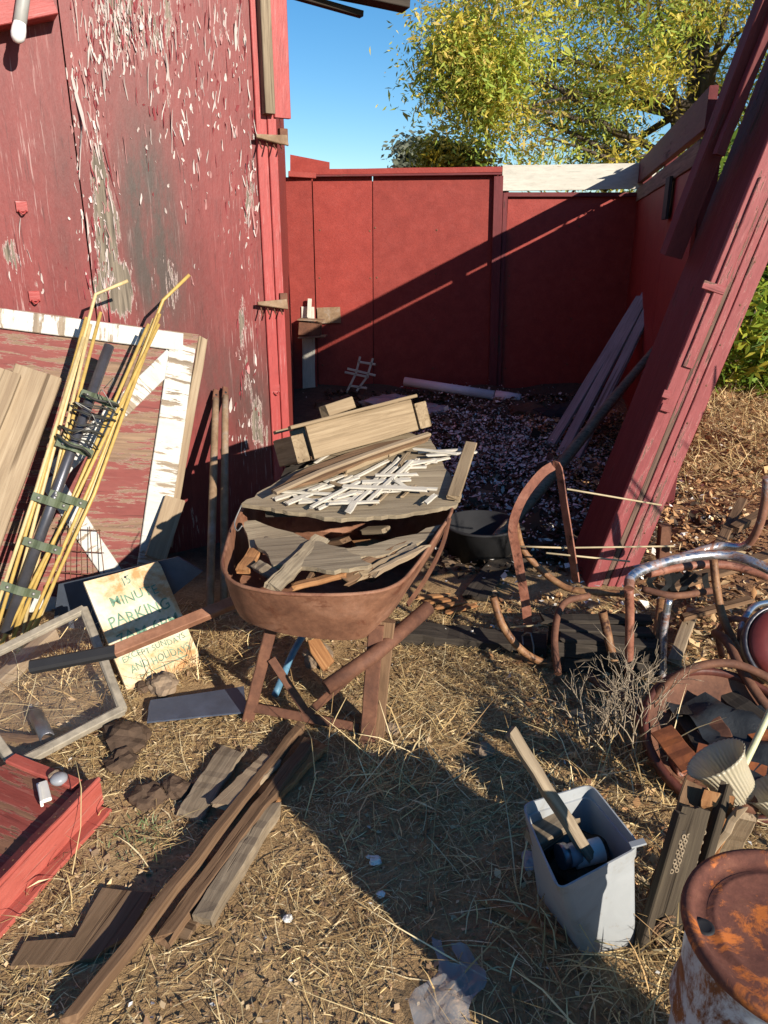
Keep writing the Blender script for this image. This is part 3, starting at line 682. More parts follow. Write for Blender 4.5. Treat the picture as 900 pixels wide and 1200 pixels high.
c = ramp(nt, a, [(.36, (.62, .56, .45)), (.52, (.6, .48, .3)), (.64, (.48, .24, .09))]); c = mixc(nt, .5, c, ramp(nt, b, [(.3, .6), (.6, 1.)]), 'MULTIPLY')
nt.links.new(c, bs.inputs['Base Color']); bs.inputs['Roughness'].default_value = .6; bump(nt, bs, b, .2, .002); M['sign'] = m
sl = slab('sign_board', [(0, .012), (.05, 0), (Sw * .5, .002), (Sw - .02, 0), (Sw, .03), (Sw + shear * .3, Shp * .3), (Sw + shear * .98, Shp * .96), (Sw * .98 + shear, Shp), (Sw * .5 + shear, Shp * .995), (shear, Shp), (shear * .5, Shp * .5)], .012, M['sign'], sign, SM)
dg = bpy.context.evaluated_depsgraph_get()
def lettering(txt, cx, cy, h, wid, rot=0.0):
    cu = bpy.data.curves.new('t', 'FONT'); cu.body = txt; cu.align_x = 'CENTER'; cu.align_y = 'CENTER'; cu.size = 1; cu.resolution_u = 3; cu.offset = .004
    ob = bpy.data.objects.new('t', cu); COL.objects.link(ob); bpy.context.view_layer.update()
    me = bpy.data.meshes.new_from_object(ob.evaluated_get(bpy.context.evaluated_depsgraph_get())); bpy.data.objects.remove(ob)
    co = np.empty(len(me.vertices) * 3, np.float32); me.vertices.foreach_get('co', co); co = co.reshape(-1, 3)
    sx_ = wid / max(1e-3, co[:, 0].max() - co[:, 0].min()); sy_ = h / max(1e-3, co[:, 1].max() - co[:, 1].min())
    x = co[:, 0] * sx_; y = co[:, 1] * sy_; y = y + .004 * np.sin(x * 60)
    X = cx + x * math.cos(rot) - y * math.sin(rot); Y = cy + x * math.sin(rot) + y * math.cos(rot)
    co = np.stack([X + shear * (Y / Shp), Y, np.full_like(X, .0018)], 1); me.vertices.foreach_set('co', co.reshape(-1)); me.update()
    me.materials.clear(); me.materials.append(M['green']); me.name = 'lettering'
    return link(bpy.data.objects.new('lettering', me), sign, SM)
for (txt, y, h, w, dx_) in (('15', .905, .075, .10, -.01), ('MINUTE', .755, .085, .62, .02), ('PARKING', .595, .10, .80, .0), ('7AM-6PM', .445, .085, .82, .03), ('EXCEPT SUNDAYS', .275, .05, .84, .0), ('AND HOLIDAYS', .175, .065, .80, .03)):
    lettering(txt, Sw * (.5 + dx_), Shp * y, Shp * h, Sw * w, .03)
u0_ = [(.2, .085), (.86, .115), (.86, .125), (.2, .093)]
mk('underline', [(Sw * x + shear * y, Shp * y, .0018) for x, y in u0_], [(0, 1, 2, 3)], 'green', sign, SM)
lathe('nail_hole', [(0, .0025), (.005, .002)], 'blackr', sign, SM @ Matrix.Translation((Sw * .5 + shear * .93, Shp * .94, 0)), 10)
# dark slate board behind the sign
tag(slabw('slate_board', [PZ(62, 735, .02) , PZ(150, 740, .02), PZ(215, 690, .32), PZ(205, 655, .36), PZ(60, 690, .22)], .012, 'slate', up=(0, -1, .5)), 'dark slate blue sheet standing behind the parking sign', 'sheet')

# old window frame with glass lying on the grass
wf = T('window_sash', 'weathered wooden window sash with dusty glass lying on dry grass', 'window', G(100, 850))
w_tr, w_br, w_bl, w_tl = PZ(98, 714, .23), PZ(144, 832, .05), PZ(18, 898, .04), PZ(-60, 792, .20)
WNn = (w_br - w_tr).cross(w_bl - w_tr).normalized(); WNn = WNn if WNn.z > 0 else -WNn
for a, b, w in ((w_tr, w_br, .028), (w_br, w_bl, .028), (w_bl, w_tl, .028), (w_tl, w_tr, .028)): beam('sash_bar', a, b, w, .028, 'glassf', wf, n=WNn, jit=.0012)
for a, b in ((w_tr, w_br), (w_br, w_bl), (w_tl, w_tr)):
    c = (w_tr + w_bl) / 2; beam('glazing_bead', a.lerp(c, .06), b.lerp(c, .06), .012, .016, 'glassf', wf, n=WNn)
c = (w_tr + w_br + w_bl + w_tl) / 4
mk('pane', [p.lerp(c, .03) - c + WNn * .001 for p in (w_tr, w_br, w_bl, w_tl)], [(0, 1, 2, 3)], 'glass', wf, Matrix.Translation(c))
tag(beam('timber_block', PZ(-8, 806, .03), PZ(62, 742, .10), .05, .05, 'pale', jit=.002), 'bright yellow timber block under the glass of the window sash', 'timber')
tag(beam('stick', G(-10, 862, .03), G(66, 868, .02), .022, .02, 'brown', jit=.002), 'red brown stick with pale cut end lying below the window sash', 'stick')
tag(tube('grey_can', [G(42, 838, .03), G(56, 866, .03)], .024, 'steel', n=14, res=1, hollow=True), 'small dull grey can lying under the window glass', 'can')

# ------------------------------------------------------------------ wheelbarrow
wb = T('wheelbarrow', 'rusty steel wheelbarrow piled with broken boards', 'wheelbarrow', V((-.2, 2.4, 0)))
rim = [(-.535, 2.36), (-.515, 2.2), (-.45, 2.075), (-.32, 2.01), (-.16, 1.995), (-.03, 2.015), (.04, 2.07), (.09, 2.17), (.17, 2.37), (.245, 2.58), (.255, 2.8), (.20, 2.98), (.08, 3.06), (-.12, 3.10), (-.32, 3.06), (-.46, 2.96), (-.53, 2.76), (-.545, 2.55)]
rimp = crom([V((x, y, 0)) for x, y in rim + [rim[0]]], 4)[:-1]
rz = [.585 + .05 * sst(2.1, 2.6, p.y) * (1 if p.x > -.1 else .3) for p in rimp]
cx, cy = -.15, 2.52
vs, fs = [], []; n = len(rimp)
for (sc, z, dy) in ((1, None, 0), (.948, .53, .0), (.892, .475, .008), (.845, .43, .012), (.815, .405, .016), (.5, .400, .03)):
    for p, zz in zip(rimp, rz): vs.append((cx + (p.x - cx) * (sc + .025 * mnoise.noise(V((p.x * 4, p.y * 4, sc * 9)))) - (1 - sc) * .28, cy + dy + (p.y - cy) * (sc + .02 * mnoise.noise(V((p.x * 5, p.y * 5, 3 + sc * 9)))), zz + .006 * mnoise.noise(V((p.x * 5, p.y * 5, 0))) if z is None else z + (zz - .585) * .6 - .05 * sst(-.45, .15, p.x) * (1 - (z - .39) / .2)))
for i in range(5):
    for k in range(n): fs.append((i * n + k, i * n + (k + 1) % n, (i + 1) * n + (k + 1) % n, (i + 1) * n + k))
fs.append(tuple(range(5 * n, 6 * n)))
tubm = mk('tub', vs, fs, 'tub', wb, None, True); md = tubm.modifiers.new('thick', 'SOLIDIFY'); md.thickness = .004; md.offset = -1; es = tubm.modifiers.new('crease', 'EDGE_SPLIT'); es.split_angle = R(38)
tube('rim_lip', [V((p.x, p.y, z)) for p, z in zip(rimp, rz)], .0062, 'tub', tubm, n=8, closed=True)
# folded seam on the right side of the tub
tube('side_seam', [V((.232, 2.5, .642)), V((.205, 2.46, .55)), V((.145, 2.40, .45)), V((.08, 2.33, .385))], .01, 'rustd', tubm, flat=(.025, .008, (1, -.4, 0)))
hl = [PY(318, 722, 2.22), PY(225, 742, 2.20), PY(132, 764, 2.17)]
beam('handle', V((-.30, 2.62, .375)), hl[2], .04, .032, 'tub', wb, n=(0, -.6, .8))
beam('grip', hl[2] + (hl[0] - hl[2]) * .02, PY(36, 782, 2.13), .042, .036, 'blackr', wb, n=(0, -.6, .8), ch=.009)
lt, lbm = PY(318, 735, 2.24), G(290, 846); beam('leg', lt, lbm, .04, .012, 'rustd', wb, n=(.2, -1, 0), jit=.001)
rt, rbm = PY(441, 742, 2.16), G(430, 872); beam('leg', rt + V((0, 0, .03)), rbm, .05, .014, 'rustd', wb, n=(-.1, -1, 0), jit=.001)
beam('leg_post', rt + V((.035, .03, .03)), rbm + V((.03, .03, -.01)), .05, .05, 'brown', wb, n=(-.1, -1, 0), jit=.002)['label'] = 'dark weathered wooden post lashed behind the leg'
beam('cross_bar', PY(296, 829, 2.21), PY(421, 853, 2.12), .032, .01, 'rustd', wb, n=(0, -1, .3))
beam('brace', PY(318, 772, 2.22), PY(361, 838, 2.17), .028, .008, 'rustd', wb, n=(0, -1, .3)); beam('brace', PY(361, 836, 2.165), PY(438, 768, 2.14), .028, .008, 'rustd', wb, n=(0, -1, .3))
tube('frame_pipe', [PY(382, 806, 2.02), PY(440, 766, 2.12), PY(502, 712, 2.32)], .0255, 'rustd', wb, n=14, res=1, hollow=True)
tube('frame_pipe', [V((.05, 2.55, .34)), V((.0, 2.9, .30)), V((-.06, 3.25, .2))], .02, 'rustd', wb, n=10)
tube('frame_pipe', [V((-.33, 2.45, .355)), V((-.28, 2.8, .33)), V((-.14, 3.25, .2))], .02, 'rustd', wb, n=10)
whl = frame(V((-.1, 3.25, .2)), V((0, 1, 0)), V((1, .1, 0)))
ty = lathe('wheel', [(.12, -.03), (.17, -.042), (.195, -.02), (.2, 0), (.195, .02), (.17, .042), (.12, .03), (.12, -.03)], 'blackr', wb, whl, 28)
lathe('wheel_rim', [(.0, -.04), (.03, -.04), (.03, -.012), (.12, -.02), (.12, .02), (.03, .012), (.03, .04), (0, .04)], 'rustd', ty, whl, 24)
# ---- load of the wheelbarrow
LP0 = PZ(400, 600, .645); LPn = V((.02, -.17, 1)).normalized()
def LP(px, py, h=0.0): return PP(px, py, LP0 + LPn * h, LPn)
def lbeam(name, a, b, w, t, mat, h=.0, parent=None, h2=None, **k):
    return beam(name, LP(*a, h + t / 2), LP(*b, (h if h2 is None else h2) + t / 2), w, t, mat, parent, n=LPn, **k)
tag(slabw('plywood_sheet', [LP(*q) for q in ((283, 590), (345, 600), (400, 608), (470, 603), (534, 592), (541, 576), (520, 545), (505, 515), (470, 505), (400, 525), (340, 555))], .016, 'ply', up=(0, 0, 1), xdir=LP(534, 580) - LP(283, 590), rough=.006, sub=9), 'large weathered plywood sheet lying across the wheelbarrow load', 'plywood')
tag(slabw('plywood_offcut', [LP(*q, .05) for q in ((318, 574), (360, 548), (440, 520), (505, 508), (498, 516), (430, 538), (372, 562))], .012, 'brown', up=(0, 0, 1), xdir=LP(505, 510) - LP(318, 572), rough=.008, sub=3), 'narrow curling plywood offcut below the wooden planter box', 'plywood')
tag(lbeam('batten', (322, 577), (503, 509), .025, .012, 'pale', .058, jit=.002, bow=.015), 'thin split batten lying along the plywood offcut', 'batten')
tag(lbeam('batten', (404, 551), (452, 532), .03, .022, 'planter', .02, jag=.006), 'short thick pale batten on the plywood sheet, nearer the barn', 'batten')
tag(lbeam('batten', (454, 532), (498, 514), .03, .022, 'planter', .02, jag=.006), 'short thick pale batten on the plywood sheet under the planter box end', 'batten')
lat = T('broken_lattice', 'broken white lattice of thin slats on top of the plywood sheet', 'lattice', LP(420, 575))
slats = [((322, 585), (385, 566)), ((330, 576), (400, 580)), ((365, 594), (420, 565)), ((373, 597), (428, 568)), ((395, 580), (470, 575)), ((402, 570), (500, 574)), ((408, 590), (460, 545)), ((418, 588), (470, 542)), ((432, 586), (482, 540)), ((440, 582), (490, 538)),
         ((425, 565), (480, 562)), ((440, 557), (490, 556)), ((455, 549), (500, 547)), ((462, 541), (512, 541)), ((385, 590), (445, 588)), ((350, 588), (420, 585)), ((372, 574), (420, 560)), ((446, 570), (512, 573)), ((440, 575), (475, 574)), ((345, 582), (375, 588)), ((408, 600), (416, 588)), ((490, 530), (545, 527)), ((485, 526), (535, 532)), ((500, 534), (558, 530)), ((415, 560), (455, 540)), ((336, 590), (372, 575))]
for i, (a, b) in enumerate(slats):
    lbeam('slat', a, b, .017 if i % 5 else .026, .008, 'lattice', .002 + .0085 * (i % 3) + rnd.uniform(0, .006) + (.02 if 530 > a[1] else 0), lat, jag=.006, jit=.001, seg=4)
for i in range(22):
    a = (rnd.uniform(345, 500), rnd.uniform(540, 592)); an = rnd.gauss(-.45, .5); L_ = rnd.uniform(12, 34)
    lbeam('slat', a, (a[0] + L_ * math.cos(an), a[1] + L_ * math.sin(an) * .8), rnd.uniform(.01, .022), .007, rnd.choice(('lattice', 'lattice', 'planter')), rnd.uniform(.001, .03), lat, jag=.012, jit=.001, seg=3, h2=rnd.uniform(.001, .03))
# planter box
px0, px1 = LP(362, 540, .045), LP(497, 502, .065)
pl = T('planter_box', 'long wooden planter box with thick ends tilted on the wheelbarrow load', 'planter box', px0)
pd = (px1 - px0); pdn = pd.normalized(); pb = V((0, 1, 0)) - pdn * pdn.y; pb.normalize(); pu = pdn.cross(pb); pu = pu if pu.z > 0 else -pu
pu = (pu - pb * -.25).normalized(); pb = (pb - pu * pb.dot(pu)).normalized()
H_, Dp = .135, .16
def PBX(u, d, h): return px0 + pdn * (pd.length * u) + pb * d + pu * h
beam('side_board', PBX(.04, 0, H_ / 2), PBX(.94, 0, H_ / 2), H_, .016, 'planter', pl, n=-pb, jit=.001); beam('side_board', PBX(.04, Dp, H_ / 2), PBX(.94, Dp, H_ / 2), H_, .016, 'planter', pl, n=pb)
beam('bottom_board', PBX(.03, Dp / 2, .008), PBX(.96, Dp / 2, .008), Dp - .02, .014, 'brown', pl, n=pu)
beam('top_edge', PBX(-.08, -.005, H_ + .008), PBX(.99, -.005, H_ + .008), .03, .014, 'planter', pl, n=pu, jit=.001); beam('top_edge', PBX(-.08, Dp, H_ + .008), PBX(.99, Dp, H_ + .008), .03, .014, 'planter', pl, n=pu, jit=.001)
for u in (-.05, 1.0): beam('end_block', PBX(u, -.02, H_ * .42), PBX(u, Dp + .02, H_ * .42), H_ * .82, .055, 'planter', pl, n=pdn, jit=.001, jag=.004)
tag(beam('wood_block', PBX(.30, .1, H_ + .04), PBX(.56, .13, H_ + .05), .05, .05, 'planter', n=pu, jag=.004), 'small pale wood block resting on the planter box', 'wood block')
tag(lbeam('plank_end', (531, 583), (552, 520), .05, .016, 'planter', .012, h2=.02, jag=.005), 'short plank with one raised pale end at the edge of the plywood sheet', 'plank')
# debris in the tub
def TB(px, py, z): return PZ(px, py, z)
tag(slabw('splintered_sheet', [TB(286, 612, .60), TB(300, 610, .60), TB(358, 632, .57), TB(352, 652, .55), TB(330, 640, .57), TB(292, 640, .58)], .012, 'ply', rough=.012, sub=4), 'torn plywood piece sticking up in the wheelbarrow, nearer the barn', 'plywood')
tag(beam('splintered_board', TB(322, 686, .585), TB(376, 632, .60), .055, .016, 'ply', n=(.2, -.5, 1), jag=.03, jit=.003, seg=9), 'splintered grey board poking over the rim of the wheelbarrow', 'board')
tag(slabw('rotten_sheet', [TB(298, 632, .595), TB(345, 628, .605), TB(405, 645, .60), TB(436, 668, .585), TB(392, 672, .588), TB(352, 664, .592), TB(318, 660, .59)], .014, 'ply', rough=.010, sub=6), 'rotten plywood piece lying flat in the middle of the tub', 'plywood')
tag(slabw('bark_slab', [TB(372, 643, .60), TB(430, 640, .60), TB(520, 612, .625), TB(500, 630, .61), TB(440, 652, .59), TB(375, 657, .59)], .02, 'ply', rough=.01, sub=5), 'long ragged plywood strip under the big sheet in the wheelbarrow', 'plywood')
for i, (a, b, z0, z1, w, mt, lb_) in enumerate((((285, 668), (300, 645), .55, .57, .05, 'orange', 'wide orange wood chunk inside the tub at the barn side'), ((345, 688), (405, 672), .55, .575, .03, 'orange', 'long pointed orange splinter inside the tub'), ((362, 680), (372, 660), .56, .56, .016, 'brown', 'thin brown splinter inside the tub'),
        ((386, 668), (380, 658), .575, .57, .04, 'orange', 'short split orange offcut inside the tub'), ((318, 655), (312, 630), .56, .575, .018, 'grey', 'thin grey stake hanging inside the tub'))):
    tag(beam('wood_piece', TB(*a, z0), TB(*b, z1), w, .018, mt, jag=.012, jit=.002), lb_, 'wood', 'wood scraps in the tub')
for i in range(8):
    p = V((rnd.uniform(-.36, .0), rnd.uniform(2.3, 2.8), .49)); a = rnd.uniform(0, 6.28)
    tag(beam('wood_piece', p, p + V((math.cos(a) * .1, math.sin(a) * .1, rnd.uniform(-.01, .05))), rnd.uniform(.03, .08), .02, rnd.choice(('brown', 'grey', 'orange')), jag=.01), 'dark wood scrap lying deep in the tub shadow', 'wood', 'wood scraps deep in the tub')
tag(slabw('shaded_void_board', [V((-.44, 2.62, .63)), V((.15, 2.64, .63)), V((.2, 3.05, .70)), V((-.4, 3.05, .70))], .03, 'dark'), 'dark board standing in for the shaded void between plywood sheet and tub', 'board')  # dark board stands in for the shaded void under the sheet
dl_ = ('broken grey slat lying against the front rim of the tub', 'rotten brown chunk wedged at the front rim of the tub', 'jagged tan chunk in the middle of the tub', 'dark wedge of wood beside the splintered board', 'pale split sliver crossing the tub debris', 'brown slab edge under the ragged plywood strip', 'grey rotten stub near the tub seam', 'tan stick slanting to the tub seam')
for i, (a, b, z0, z1, w, mt) in enumerate((((335, 680), (300, 662), .56, .57, .04, 'grey'), ((400, 682), (430, 668), .555, .57, .045, 'brown'), ((395, 665), (420, 650), .565, .575, .04, 'planter'), ((350, 662), (330, 650), .55, .56, .03, 'brown'), ((420, 676), (470, 650), .565, .585, .022, 'planter'), ((430, 662), (480, 640), .57, .59, .045, 'brown'), ((455, 660), (490, 640), .57, .60, .04, 'grey'), ((440, 672), (498, 642), .57, .605, .02, 'pale'))):
    tag(beam('wood_piece', TB(*a, z0), TB(*b, z1), w, .02, mt, jag=.02, jit=.004, n=(rnd.uniform(-.5, .5), -.4, 1)), dl_[i], 'wood', 'wood scraps in the tub')
tube_ = tag(tube('wire_loop', [PY(283, 592, 2.5), PY(275, 612, 2.45), PY(278, 622, 2.42), PY(284, 616, 2.42)], .0025, 'galv', n=6), 'thin bent wire hanging from the plywood corner', 'wire')

# hidden panel added between leaning section and side fence to block the sun
slabw('sun_block_panel', [V((1.22, 3.62, -.05)), V((1.62, 4.40, -.05)), V((1.80, 4.42, 2.25)), V((1.90, 3.74, 2.6))], .03, 'dark_red', lw, up=(-1, 0, 0))

# ------------------------------------------------------------------ lying scraps, left foreground
EXC = []                                                        # ground outlines kept free of grass
def exc(*p): EXC.append([(q.x, q.y) for q in p])
# red shallow box, open side up
rbx = T('red_box_lid', 'shallow red painted wooden box lid with flanged edges lying on straw', 'box lid', G(60, 1000))
k0, k1, k2, k3 = PZ(106, 930, .06), PZ(-35, 1078, .06), PZ(-270, 1000, .06), PZ(14, 893, .06)
exc(PZ(125, 930, 0), PZ(-20, 1100, 0), PZ(-300, 1000, 0), PZ(10, 880, 0))
slabw('floor_panel', [k0, k1, k2, k3], .012, 'box_floor', rbx, xdir=k0 - k3)
dl = (k1 - k0).normalized(); ou = V((-dl.y, dl.x, 0)); ou = ou if ou.x > 0 else -ou
beam('flange', k0 + V((0, 0, .03)) - dl * .02, k1 + V((0, 0, .03)), .055, .014, 'box_red', rbx, n=(-ou.x * .5, -ou.y * .5, 1), jit=.0012)
beam('side_wall', k0 + ou * .022 + V((0, 0, -.005)) - dl * .015, k1 + ou * .022 + V((0, 0, -.005)), .075, .014, 'box_red', rbx, n=ou, jit=.001)
beam('flange', k0 + ou * .045 + V((0, 0, -.045)), k1 + ou * .045 + V((0, 0, -.045)), .04, .014, 'box_red', rbx, n=(0, 0, 1), jit=.0012)
bd = (k3 - k0).normalized(); beam('flange', k0 + bd * .05 + V((0, 0, .012)), k3 + V((0, 0, .012)), .04, .014, 'box_red', rbx, jit=.001)
beam('side_wall', k0 + bd * .02 + V((0, .012, -.025)), k3 + V((0, .012, -.025)), .06, .012, 'box_red', rbx, n=(0, 1, 0))
for i in range(14):
    p = k0.lerp(k1, .04 + i * .07) + V((0, 0, .0385)) ; lathe('nail_head', [(0, .002), (.0025, .0015), (.0032, 0)], 'rustd', rbx, frame(p, dl, V((-ou.x * .5, -ou.y * .5, 1))), 8)
wc = T('plastic_bracket', 'white plastic bracket lying in the red box lid', 'bracket', PZ(53, 928, .075))
beam('plate', PZ(49, 918, .075), PZ(54, 938, .075), .03, .012, 'whitep', wc); beam('lug', PZ(46, 922, .082), PZ(49, 942, .082), .008, .02, 'whitep', wc)
gk = T('drawer_pull', 'clear grey glass drawer pull with pale stem lying in the red box lid', 'drawer pull', PZ(70, 918, .075))
lathe('knob', [(0, .0), (.016, .002), (.024, .012), (.024, .022), (.014, .03), (0, .031)], 'bag', gk, Matrix.Translation(PZ(70, 918, .068)), 20); rock('stem', PZ(64, 909, .085), .015, 'stone', gk, .9, 3)

# L-shaped plywood offcut and planks
tag(slabw('plywood_offcut', [G(*q, .016) for q in ((12, 1132), (28, 1102), (88, 1098), (120, 1040), (178, 1045), (160, 1078), (150, 1096), (108, 1122), (60, 1130))], .010, 'plybrown', xdir=(1, -.25, 0), rough=.004, sub=2), 'flat brown plywood offcut with a notch lying on straw', 'plywood')
exc(G(10, 1134), G(28, 1100), G(88, 1096), G(120, 1038), G(180, 1043), G(150, 1098), G(108, 1124))
planks = [((352, 852), (84, 1196), .030, .03, .04, .045, 'brown', 'longest thin brown plank lying from wheelbarrow leg towards open straw'), ((362, 872), (192, 1100), .042, .026, .045, .02, 'brown', 'long brown plank beside the longest thin plank'),
          ((318, 950), (240, 1076), .05, .04, .022, .022, 'grey', 'short grey timber offcut with squared end'), ((274, 878), (222, 956), .085, .016, .02, .012, 'grey', 'wide greyish board scrap lying by the torn earth'),
          ((316, 892), (262, 945), .075, .016, .045, .045, 'pale', 'pale broken board end wedged under the long planks'), ((372, 872), (312, 935), .085, .022, .02, .02, 'orange', 'red brown splintered board end under wheelbarrow shadow'),
          ((275, 1000), (205, 1092), .08, .012, .010, .010, 'plybrown', 'thin brown board flat beneath the long planks')]
for (a, b, w, t, z0, z1, mt, lb_) in planks:
    p0, p1 = G(*a, z0), G(*b, z1); tag(beam('plank', p0, p1, w, t, mt, jit=.003, jag=.02, seg=12, bow=.004), lb_, 'plank', 'planks and scraps below the wheelbarrow')
    d = (p1 - p0).normalized() * .0; s_ = V((-(p1 - p0).normalized().y, (p1 - p0).normalized().x, 0)) * w * .62; exc(p0 + s_, p1 + s_, p1 - s_, p0 - s_)
# blue-grey metal sheet, stones and clods
tag(slabw('metal_sheet', [G(172, 846, .02), G(290, 834, .03), G(286, 806, .03), G(176, 818, .035)], .006, 'bluemetal', rough=.003, sub=3), 'blue grey metal strip lying between sign and wheelbarrow leg', 'metal sheet')
exc(G(168, 850), G(292, 838), G(288, 800), G(170, 812))
for (px, py, r, mt, lb_, cat) in ((192, 802, .055, 'stone', 'brown stone leaning at the foot of the parking sign', 'stone'), (168, 806, .03, 'clod', 'dark narrow clod beside the brown stone', 'clod'), (150, 868, .075, 'clod', 'large dark earth clod beside the window sash corner', 'clod'),
        (142, 893, .05, 'clod', 'smaller dark earth clod below the large clod', 'clod'), (568, 880, .032, 'stone', 'tan stone on straw between wheelbarrow and bucket', 'stone'), (460, 855, .03, 'stone', 'tan stone right behind wheelbarrow leg', 'stone'),
        (176, 935, .05, 'clod', 'crumbling brown clod above the notched plywood', 'clod'), (372, 770, .06, 'stone', 'pale rubble lump under the wheelbarrow', 'rubble'), (232, 1010, .02, 'stone', 'small stone beside long planks', 'stone'), (205, 925, .045, 'clod', 'brown clod next to the wide board scrap', 'clod')):
    tag(rock('stone' if mt == 'stone' else 'earth_clod', G(px, py, r * (.12 if mt == 'clod' else .3)), r, mt, None, .65, px), lb_, cat)
tag(tube('blue_pipe', [G(322, 815, .02), PY(345, 762, 2.5), PY(362, 735, 2.62)], .014, plain('faded_blue', (.10, .22, .32), .5), n=8), 'faded blue pipe standing under the wheelbarrow', 'pipe')
tag(beam('offcut', PY(366, 752, 2.62), PY(386, 782, 2.55), .06, .03, 'orange', n=(0, -.6, .6), jag=.012), 'split orange offcut standing under the wheelbarrow tub', 'offcut')
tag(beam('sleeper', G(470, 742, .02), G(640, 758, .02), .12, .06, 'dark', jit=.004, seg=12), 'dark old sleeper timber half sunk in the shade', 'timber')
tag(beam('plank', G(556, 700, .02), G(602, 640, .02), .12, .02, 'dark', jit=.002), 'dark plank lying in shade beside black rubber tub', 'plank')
for i in range(4):
    p = G(488 + i * 12, 700 + 6 * i, .02); tag(beam('splinter', p, p + V((.14, .02 * i, .01)), .03, .012, 'orange', jag=.02), ('short orange splinter beside the tub seam', 'splinter with ragged end near the sleeper', 'broad splinter next to the sleeper end', 'splinter lying on the dark sleeper')[i], 'splinter', 'splinters beside the wheelbarrow')
# paper scraps and plastic bag
for i, (px, py, lb_) in enumerate(((440, 1008, 'white paper scrap on shaded ground between planks and bucket'), (446, 1048, 'smaller white scrap on shaded ground'), (337, 1076, 'white pebble on sunlit straw beside the shadow edge'), (432, 1004, 'tiny white flake touching the paper scrap'), (625, 1010, 'crumpled pale plastic beside the bucket'))):
    p = G(px, py, .012); r = (.016, .01, .012, .007, .03)[i]
    tag(rock('scrap', p, r, 'whitep' if i < 4 else 'bag', None, .5, i + 2), lb_, 'scrap')
pbv, pbf = [], []; c0 = G(528, 1165, .0)
for j in range(13):
    for i in range(9):
        u, v_ = i / 8 - .5, j / 12 - .5; x = u * .12 * (1 - .5 * v_) + .02 * math.sin(9 * v_); y = v_ * .23
        pbv.append((x, y, .012 + .03 * abs(mnoise.noise(V((u * 5, v_ * 5, 2)))) + .012 * mnoise.noise(V((u * 14, v_ * 14, 5)))))
pbf = [(j * 9 + i, j * 9 + i + 1, (j + 1) * 9 + i + 1, (j + 1) * 9 + i) for j in range(12) for i in range(8) if not (i in (2, 3) and j > 8)]
tag(mk('plastic_bag', pbv, pbf, 'film', None, Matrix.Translation(c0) @ Matrix.Rotation(-.25, 4, 'Z'), True), 'torn clear plastic bag lying in the shaded foreground', 'plastic bag')
tag(beam('stick', G(560, 1052, .012), G(662, 1102, .012), .014, .012, 'orange', jit=.003, seg=12), 'strip of sunlight on ground beside the bucket, built as an orange stick', 'stick')  # narrow strip of sunlight on the ground, made as an orange stick

# ------------------------------------------------------------------ pale grey bin with rubbish
bk = T('waste_bin', 'pale grey plastic waste bin full of rubbish with a broken rim', 'bin', G(700, 1090))
bb = [PZ(683, 1122, 0), PZ(747, 1108, 0)]; bx_ = (bb[1] - bb[0]).normalized(); by_ = V((-bx_.y, bx_.x, 0))
tf = [PZ(655, 1042, .27), PZ(748, 990, .27), PZ(692, 921, .27), PZ(613, 946, .27)]
ctr = sum((q for q in tf), V((0, 0, 0))) / 4
base = [bb[0], bb[1], bb[1] + by_ * .20 - bx_ * .03, bb[0] + by_ * .2 - bx_ * .03]
def rquad(P, r, n=5):
    out = []
    for i in range(4):
        a, b, c = P[i - 1], P[i], P[(i + 1) % 4]; p = b + (a - b).normalized() * r; q = b + (c - b).normalized() * r
        for k in range(n + 1):
            t = k / n; out.append(p * (1 - t) ** 2 + b * 2 * t * (1 - t) + q * t * t)
    return out
rb0 = rquad(base, .02); rt0 = rquad(tf, .03); cb = sum(base, V((0, 0, 0))) / 4; n = len(rb0); vs, fs = [], []
for (t, ex) in ((0, 1), (.02, 1.015), (.88, 1), (.885, 1.035), (1, 1.045)):
    for a, b in zip(rb0, rt0):
        p = a.lerp(b, t); c = cb.lerp(ctr, t); q = c + (p - c) * ex; q.z = p.z + (.01 * mnoise.noise(q * 9) if t > .9 else 0); vs.append(q - cb)
for i in range(4):
    for k in range(n): fs.append((i * n + k, i * n + (k + 1) % n, (i + 1) * n + (k + 1) % n, (i + 1) * n + k))
fs.append(tuple(range(n - 1, -1, -1)))
o = mk('bin_body', vs, fs, 'bucket', bk, Matrix.Translation(cb + V((0, 0, .004))), True); md = o.modifiers.new('thick', 'SOLIDIFY'); md.thickness = .004; md.offset = -1
mb = o.modifiers.new('bev', 'EDGE_SPLIT'); mb.split_angle = R(50)
exc(*[q.lerp(cb, -.1) for q in base])
lt_ = PZ(752, 988, .275); beam('broken_lip', tf[1] + V((-.02, -.004, .002)), tf[1] + V((.014, .0, .010)), .018, .005, 'bucket', bk)
tag(beam('stick', PZ(690, 1004, .20), PZ(600, 858, .52), .028, .022, 'grey', jit=.002, jag=.01, n=(.3, -.6, .6)), 'grey weathered stick standing up out of the waste bin', 'stick')
tag(tube('can', [PZ(660, 1000, .14), PZ(650, 962, .15)], .04, 'teal', n=20, res=1, hollow=True), 'dark teal can inside the waste bin', 'can')
jl = T('glass_jar', 'clear jar with metal lid at the front of the waste bin', 'jar', PZ(660, 995, .2))
tube('jar_body', [PZ(664, 1004, .2), PZ(676, 1000, .2)], .026, 'bag', jl, n=18, res=1); tube('lid', [PZ(656, 1004, .2), PZ(664, 1002, .2)], .029, 'steel', jl, n=18, res=1)
tag(tube('can', [PZ(672, 1004, .19), PZ(705, 995, .2)], .028, 'whitep', n=18, res=1), 'white and red can lying at the front of the waste bin', 'can')
tag(rock('rubbish_lump', cb + V((0, .05, .12)), .09, 'clod', None, .8, 4), 'dark rubbish filling the waste bin', 'rubbish')
